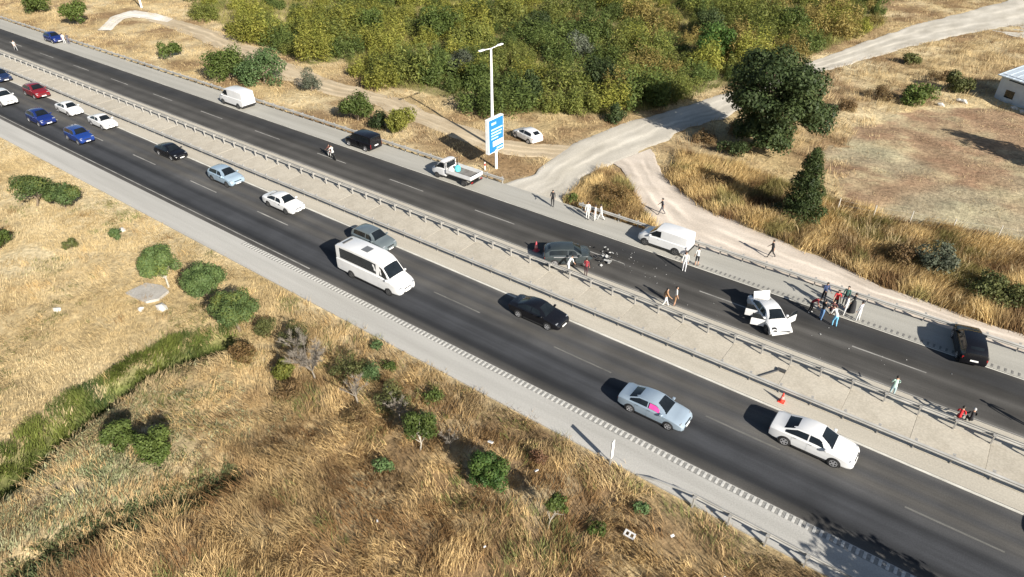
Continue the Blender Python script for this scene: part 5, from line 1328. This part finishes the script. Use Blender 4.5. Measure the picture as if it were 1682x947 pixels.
person('person in white standing at the side of the dark wrecked car', (-24.2, 40.25), 80, 'bend', WH, WH)
person('person in maroon standing near the nose of the dark wrecked car', (-22.8, 40.85), 100, 'stand', MR, (.05, .02, .025), sleeves='long', s=.95)
person('person in mint green shirt standing behind the upper median guardrail', (0.65, 40.35), 110, 'phone', MINT, (.3, .4, .42))
person('person in red sitting low behind the upper median guardrail', (4.45, 40.25), 80, 'sit', RD_, K)
person('person in black sitting beside the one in red', (5.05, 40.45), 100, 'sit', K, K, sleeves='long', hair=pmat('grey_hair', (.35, .35, .35), .7))
person('person walking on the far carriageway just past the right edge', (8.6, 42.5), 150, 'walk', GY, NV)
person('person in maroon shirt bending over at the left of the crowd', (-6.4, 46.7), 10, 'bend', MR, K, shoe=SHOEW)
person('person in dark blue shirt at the back left of the crowd', (-6.0, 48.7), -50, 'phone', NV, K, sleeves='long', s=1.04)
person('person in bright red shirt in the middle of the crowd', (-5.0, 48.2), -70, 'stand', RD_, K)
person('person in dark green shirt behind the crowd near the guardrail', (-4.55, 49.2), -90, 'stand', GN, K, sleeves='long')
person('person in white shirt and white trousers inside the crowd', (-4.2, 47.9), 190, 'point', WH, WH, sleeves='long')
person('person in white shirt and light blue jeans at the front of the crowd', (-4.4, 46.0), 140, 'bend', WH, LJ)
person('person in black shirt and blue jeans at the front left of the crowd', (-5.45, 46.25), 60, 'phone', K, JN)
person('person all in black at the right of the crowd', (-3.85, 48.6), 190, 'robe', K, K, sleeves='long')
person('person in grey top and white trousers at the right end of the crowd', (-3.2, 47.75), 160, 'stand', GY, WH, sleeves='long', shoe=SHOEW)
person('crouching person in dark clothes in the middle of the crowd', (-5.0, 47.2), 90, 'crouch', (.09, .03, .03), K)
person('pale dressed person walking on the far carriageway at top left', (-134.9, 42.6), 0, 'walk', (.5, .5, .48), (.3, .3, .3))
person('person in white beside the blue car at top left', (-132.9, 49.5), 180, 'stand', WH, (.5, .5, .5))
person('person in dark clothes beside the blue car at top left', (-132.2, 49.9), 180, 'stand', (.06, .06, .08), (.1, .1, .13))

# motorbike with two riders
mk = empty('motorbike', (-58.2, 44.35, .006), R(168)); setp(mk, 'small motorbike carrying two riders along the far carriageway', 'motorbike')
for wx in (-.62, .64):
    M = Matrix.Translation((wx, .05, .30)) @ Matrix.Rotation(R(90), 4, 'X')
    mb = MB(); mb.lathe([(.22, 0), (.30, .015), (.31, .05), (.30, .085), (.22, .1)], 18, M); t = mb.obj('wheel', RUBBER, mk, smooth=True)
    mb = MB(); mb.lathe([(.21, .02), (.21, .08), (.05, .09), (.04, .01)], 14, M); mb.obj('rim', STEELDK, t, smooth=True)
mb = MB(); mb.box(-.30, .28, -.11, .11, .30, .55, b=.05); mb.obj('engine', STEELDK, mk)
mb = MB(); mb.box(-.02, .40, -.13, .13, .60, .80, b=.06); mb.obj('fuel_tank', paint((.3, .02, .02)), mk, smooth=True)
mb = MB(); mb.box(-.78, .02, -.12, .12, .62, .74, b=.04); mb.obj('seat', BLACKPL, mk, smooth=True)
mb = MB(); mb.tube([(.64, .0, .3), (.42, 0, .95)], .03, 6); mb.tube([(.40, -.34, 1.0), (.44, 0, .97), (.40, .34, 1.0)], .018, 6); mb.obj('handlebar', STEELDK, mk)
mb = MB(); mb.lathe([(.02, 0), (.08, .02), (.09, .08)], 12, Matrix.Translation((.52, 0, .82)) @ Matrix.Rotation(R(90), 4, 'Y')); mb.obj('headlight', HEADL, mk)
person('rider in brown top steering the small motorbike', (-58.35, 44.38), 168, 'ride', (.16, .06, .045), (.45, .45, .44), z=.20, sleeves='long')
person('passenger in pale top seated behind on the small motorbike', (-57.85, 44.28), 168, 'ride', (.62, .62, .58), (.5, .5, .48), z=.24)

# ------------------------------------------------------------------ road sign, lamp posts
SIGNB = pmat('sign_blue', (0.012, 0.16, 0.55), .4, var=.08); SIGNW = pmat('sign_white', (0.75, 0.78, 0.78), .45); SIGNC = pmat('sign_pale_text', (0.45, 0.70, 0.80), .45)
sg = empty('road_sign', (-41.9, 53.4, gz(-41.9, 53.4))); setp(sg, 'tall blue direction sign with white text on a single post', 'road sign')
mb = MB(); mb.tube([(0, 0, -.3), (0, 0, 2.2)], .15, 12); mb.obj('post', WHITEP, sg, smooth=True)
mb = MB(); mb.box(-.42, .0, -1.25, 1.35, 1.95, 5.75, b=.02); mb.obj('housing', WHITEP, sg)
mb = MB(); mb.box(.002, .03, -1.15, 1.25, 2.05, 5.65); fc = mb.obj('face', SIGNB, sg)
def bars(rows, mat, nm):
    rr = random.Random(4)
    for (y0, y1, z, h) in rows:
        mb = MB(); y = y0
        while y < y1:
            w = rr.uniform(.08, .17); mb.box(.031, .04, y, min(y + w, y1), z, z + h); y += w + .035
        mb.obj(nm, mat, fc)
bars([(-.75, .05, 5.05, .26), (-.80, 1.12, 4.45, .17), (-.80, 1.0, 4.10, .17), (-.80, .9, 3.80, .15), (-.80, .4, 3.48, .15)], SIGNC, 'text_line')
mb = MB(); mb.box(.031, .042, -.55, 1.2, 2.65, 3.22); mb.obj('white_field', SIGNW, fc)
bars([(.1, 1.15, 2.22, .22)], SIGNC, 'text_line')

def lamp(label, x, y, h, az):
    root = empty('lamp_post', (x, y, gz(x, y))); setp(root, label, 'lamp post')
    mb = MB(); mb.tube([(0, 0, -.3), (0, 0, h * .5), (0, 0, h)], [.21, .16, .11], 12); mb.obj('pole', WHITEP, root, smooth=True)
    mb = MB(); mb.lathe([(.26, -.1), (.26, .06), (.18, .1)], 12); mb.obj('base_plate', GALVD, root)
    c, s = math.cos(az), math.sin(az)
    mb = MB(); mb.tube([(-1.5 * c, -1.5 * s, h + .12), (0, 0, h), (1.5 * c, 1.5 * s, h + .12)], .05, 8); mb.obj('arm', WHITEP, root, smooth=True)
    for q in (-1, 1):
        M = Matrix.Translation((q * 1.55 * c, q * 1.55 * s, h + .12)) @ Matrix.Rotation(az, 4, 'Z')
        mb = MB(); mb.box(-.42, .42, -.14, .14, -.07, .07, b=.04, M=M); hd = mb.obj('lamp_head', WHITEP, root)
        mb = MB(); mb.box(-.3, .3, -.1, .1, -.085, -.072, M=M); mb.obj('lens', HEADL, hd)
lamp('white double armed lamp post rising behind the blue sign', -46.0, 58.0, 11.2, R(88))
lamp('white lamp post standing on the chalky pad at top left', -150.0, 72.6, 11.2, R(88))

# marker post by the pickup
mp_ = empty('marker_post', (-42.6, 52.3, gz(-42.6, 52.3))); setp(mp_, 'short red and white marker post behind the flatbed pickup', 'post')
mb = MB(); mb.tube([(0, 0, -.2), (0, 0, .95)], .07, 8); mb.obj('post', WHITEP, mp_)
mb = MB(); mb.tube([(0, 0, .55), (0, 0, .8)], .076, 8); mb.obj('red_band', pmat('red_reflector', (.45, .05, .04), .4), mp_)
# narrow white sign on the near shoulder
ns = empty('km_sign', (-11.2, 24.65, gz(-11.2, 24.65))); setp(ns, 'narrow white upright sign panel at the near shoulder edge', 'road sign')
mb = MB(); mb.tube([(0, -.06, -.3), (0, -.06, 2.0)], .035, 8); mb.tube([(0, .10, -.3), (0, .10, .7)], .03, 8); mb.obj('post', GALVD, ns)
mb = MB(); mb.box(.035, .06, -.14, .14, .65, 2.05, b=.01); mb.obj('panel', WHITEP, ns)

# ------------------------------------------------------------------ shed, fence, rubble
SHW = pmat('shed_wall', (0.50, 0.55, 0.60), .7, var=.1, scale=1); SHR = pmat('shed_roof', (0.55, 0.62, 0.68), .5, .2, var=.1, scale=1)
sh = empty('shed', (-1.1, 112.8, gz(-1.1, 112.8)), math.atan2(-2.7, 3.8)); setp(sh, 'white walled shed with a pale metal roof at the right edge', 'shed')
mb = MB(); mb.box(0, 14, 0, 9, -.3, 3.3); mb.obj('wall', SHW, sh)
mb = MB()
v = [(-.35, -.5, 3.02), (14.4, -.5, 3.02), (14.4, 4.5, 4.1), (-.35, 4.5, 4.1), (14.4, 9.5, 3.02), (-.35, 9.5, 3.02)]
v = v + [(a, b, c + .1) for a, b, c in v]
mb.add(v, [(0, 3, 2, 1), (3, 5, 4, 2), (6, 7, 8, 9), (9, 8, 10, 11), (0, 1, 7, 6), (4, 5, 11, 10), (0, 6, 9, 3), (3, 9, 11, 5), (1, 2, 8, 7), (2, 4, 10, 8)]); rf = mb.obj('roof', SHR, sh)
for k in range(15):
    mb = MB(); x = -.2 + k * 1.0
    v = [(x, -.5, 3.125), (x + .05, -.5, 3.125), (x + .05, 4.5, 4.205), (x, 4.5, 4.205)]; v = v + [(a, b, c + .035) for a, b, c in v]
    mb.add(v, [(4, 5, 6, 7), (0, 1, 5, 4), (1, 2, 6, 5), (2, 3, 7, 6), (3, 0, 4, 7)]); mb.obj('roof_seam', SHR, rf)
mb = MB(); mb.box(1.3, 2.6, -.03, .05, .5, 1.5); mb.obj('window', GLASS, sh)
mb = MB(); mb.tube([(1.2, -.06, 2.75), (14, -.06, 2.5)], .06, 6); mb.obj('pipe', BLACKPL, sh)

fn = empty('wire_fence', (-6.1, 65.4, 0)); setp(fn, 'thin wire fence with pale posts along the fallow field', 'fence')
fp = [(-9.2, 64.9), (-6.1, 65.4), (-3.1, 66.2), (0.3, 66.9), (3.8, 67.9), (7.4, 69.0), (11, 70)]
FPM = pmat('fence_post_concrete', (0.5, 0.47, 0.42), .9)
for x, y in fp:
    mb = MB(); mb.tube([(x + 6.1, y - 65.4, -.4), (x + 6.1, y - 65.4, 1.5)], .05, 6); mb.obj('post', FPM, fn)
for hz in (.5, .95, 1.4):
    mb = MB(); mb.tube([(x + 6.1, y - 65.4, hz - .1) for x, y in fp], .006, 4); mb.obj('wire', GALVD, fn)

def rock(mb, x, y, z, s, r):
    bm = bmesh.new(); bmesh.ops.create_icosphere(bm, subdivisions=1, radius=1)
    for q in bm.verts: q.co *= r.uniform(.7, 1.25)
    v = [(x + q.co.x * s, y + q.co.y * s * .8, z + q.co.z * s * .5) for q in bm.verts]; f = [[p.index for p in q.verts] for q in bm.faces]; bm.free(); mb.add(v, f)
STONE = pmat('pale_stone', (0.52, 0.50, 0.46), .9, var=.2); LITTER = pmat('white_litter', (0.5, 0.5, 0.5), .6)
r = np.random.default_rng(12)
for i, (x, y, s, lb) in enumerate(((-4.2, 108.2, .7, 'white block lying in grass near the shed'), (-6.4, 104.9, .55, 'single pale block left of the shed'), (1.6, 109.6, .5, 'pale rubble piece at the foot of the shed wall'), (2.6, 108.8, .5, 'pale rubble piece at the right end of the shed wall'), (-46.8, 17.5, .55, 'pale boulder right of the concrete slab'), (-48.0, 16.4, .35, 'small pale stone below the concrete slab'), (-53.0, 12.5, .35, 'flat pale stone in straw left of the ditch'), (-54.5, 7.6, .5, 'whitish stone in the pale straw at far left'), (-61.2, 21.9, .4, 'pale stone above the small green sapling bush'))):
    mb = MB(); rock(mb, x, y, gz(x, y) + s * .2, s, r)
    if i == 0: rock(mb, x - .6, y + .1, gz(x, y) + .2, .45, r)
    setp(mb.obj('stone', STONE), lb, 'stone')
# concrete slab above the ditch
mb = MB(); M = Matrix.Translation((-49.6, 18.0, gz(-49.6, 18.0) + .18)) @ Matrix.Rotation(R(14), 4, 'Z')
out_ = [(-1.6, -.9), (.9, -1.15), (1.5, -.5), (1.35, .7), (.3, 1.05), (-1.2, .85)]
mb.add([M @ Vector((a, b, z)) for z in (-.35, .05) for a, b in out_], [tuple(range(6, 12)), tuple(reversed(range(6)))] + [(i, (i + 1) % 6, 6 + (i + 1) % 6, 6 + i) for i in range(6)])
setp(mb.obj('concrete_slab_cover', gravel_mat('slab_cover', (.30, .28, .25), (.40, .38, .35), (1, 1, 1), 8)), 'pale concrete slab lying in the straw under the umbrella tree', 'slab')
# litter in the near field
for i, (x, y, s, lb) in enumerate(((-7.9, 20.7, .3, 'white plastic crate fragment in the near grass'), (-6.1, 22.1, .11, 'small white rag below the low guardrail'), (-3.0, 21.5, .09, 'small pinkish litter near the low guardrail'), (-17.6, 21.5, .16, 'white paper scrap above the round green bush'), (-14.2, 21.4, .12, 'white scrap right of the round green bush'), (-26.0, 21.2, .1, 'white can on the dead shrub'), (-6.9, 50.3 + 0, .0, ''), (-13.5, 15.8, .07, 'tiny white scrap in brown grass at the bottom'), (-19.0, 13.6, .07, 'tiny white can in brown grass at the bottom middle'))):
    if s == 0: continue
    mb = MB(); M = Matrix.Translation((x, y, gz(x, y) + .45)) @ Matrix.Rotation(i * 1.1, 4, 'Z') @ Matrix.Rotation(.4, 4, 'X')
    if i == 0:
        mb.box(-s, s, -.04, .04, -.05, .05, M=M); mb.box(-s, s, .22, .3, -.05, .05, M=M); mb.box(-s, -s + .08, -.04, .3, -.051, .051, M=M); mb.box(s - .08, s, -.04, .3, -.051, .051, M=M); mb.box(-.04, .04, -.041, .301, -.049, .049, M=M)
    else: mb.box(-s, s, -s * .6, s * .6, -s * .25, s * .25, b=s * .1, M=M)
    setp(mb.obj('litter', LITTER), lb, 'litter')
# broom lying on the median and dirt clods
mb = MB(); mb.tube([(-6.0, 38.6, .1), (-7.0, 37.0, .08)], .06, 6); mb.box(-6.15, -5.6, 38.5, 38.8, .04, .16)
bo = mb.obj('broken_post', WRECK_D); setp(bo, 'dark broken marker post lying on the median slabs', 'post')
tree('rust_bush', 'small rust brown bush above the round green bush', 'bush', (-14.6, 22.2), 0.9, (.55, .5, .45), 8, .22, 900, 0.1, [(0.14, 0.075, 0.045), (0.19, 0.105, 0.06), (0.16, 0.10, 0.05)], 0.03, 175, bottom=-0.8, ch=.42)
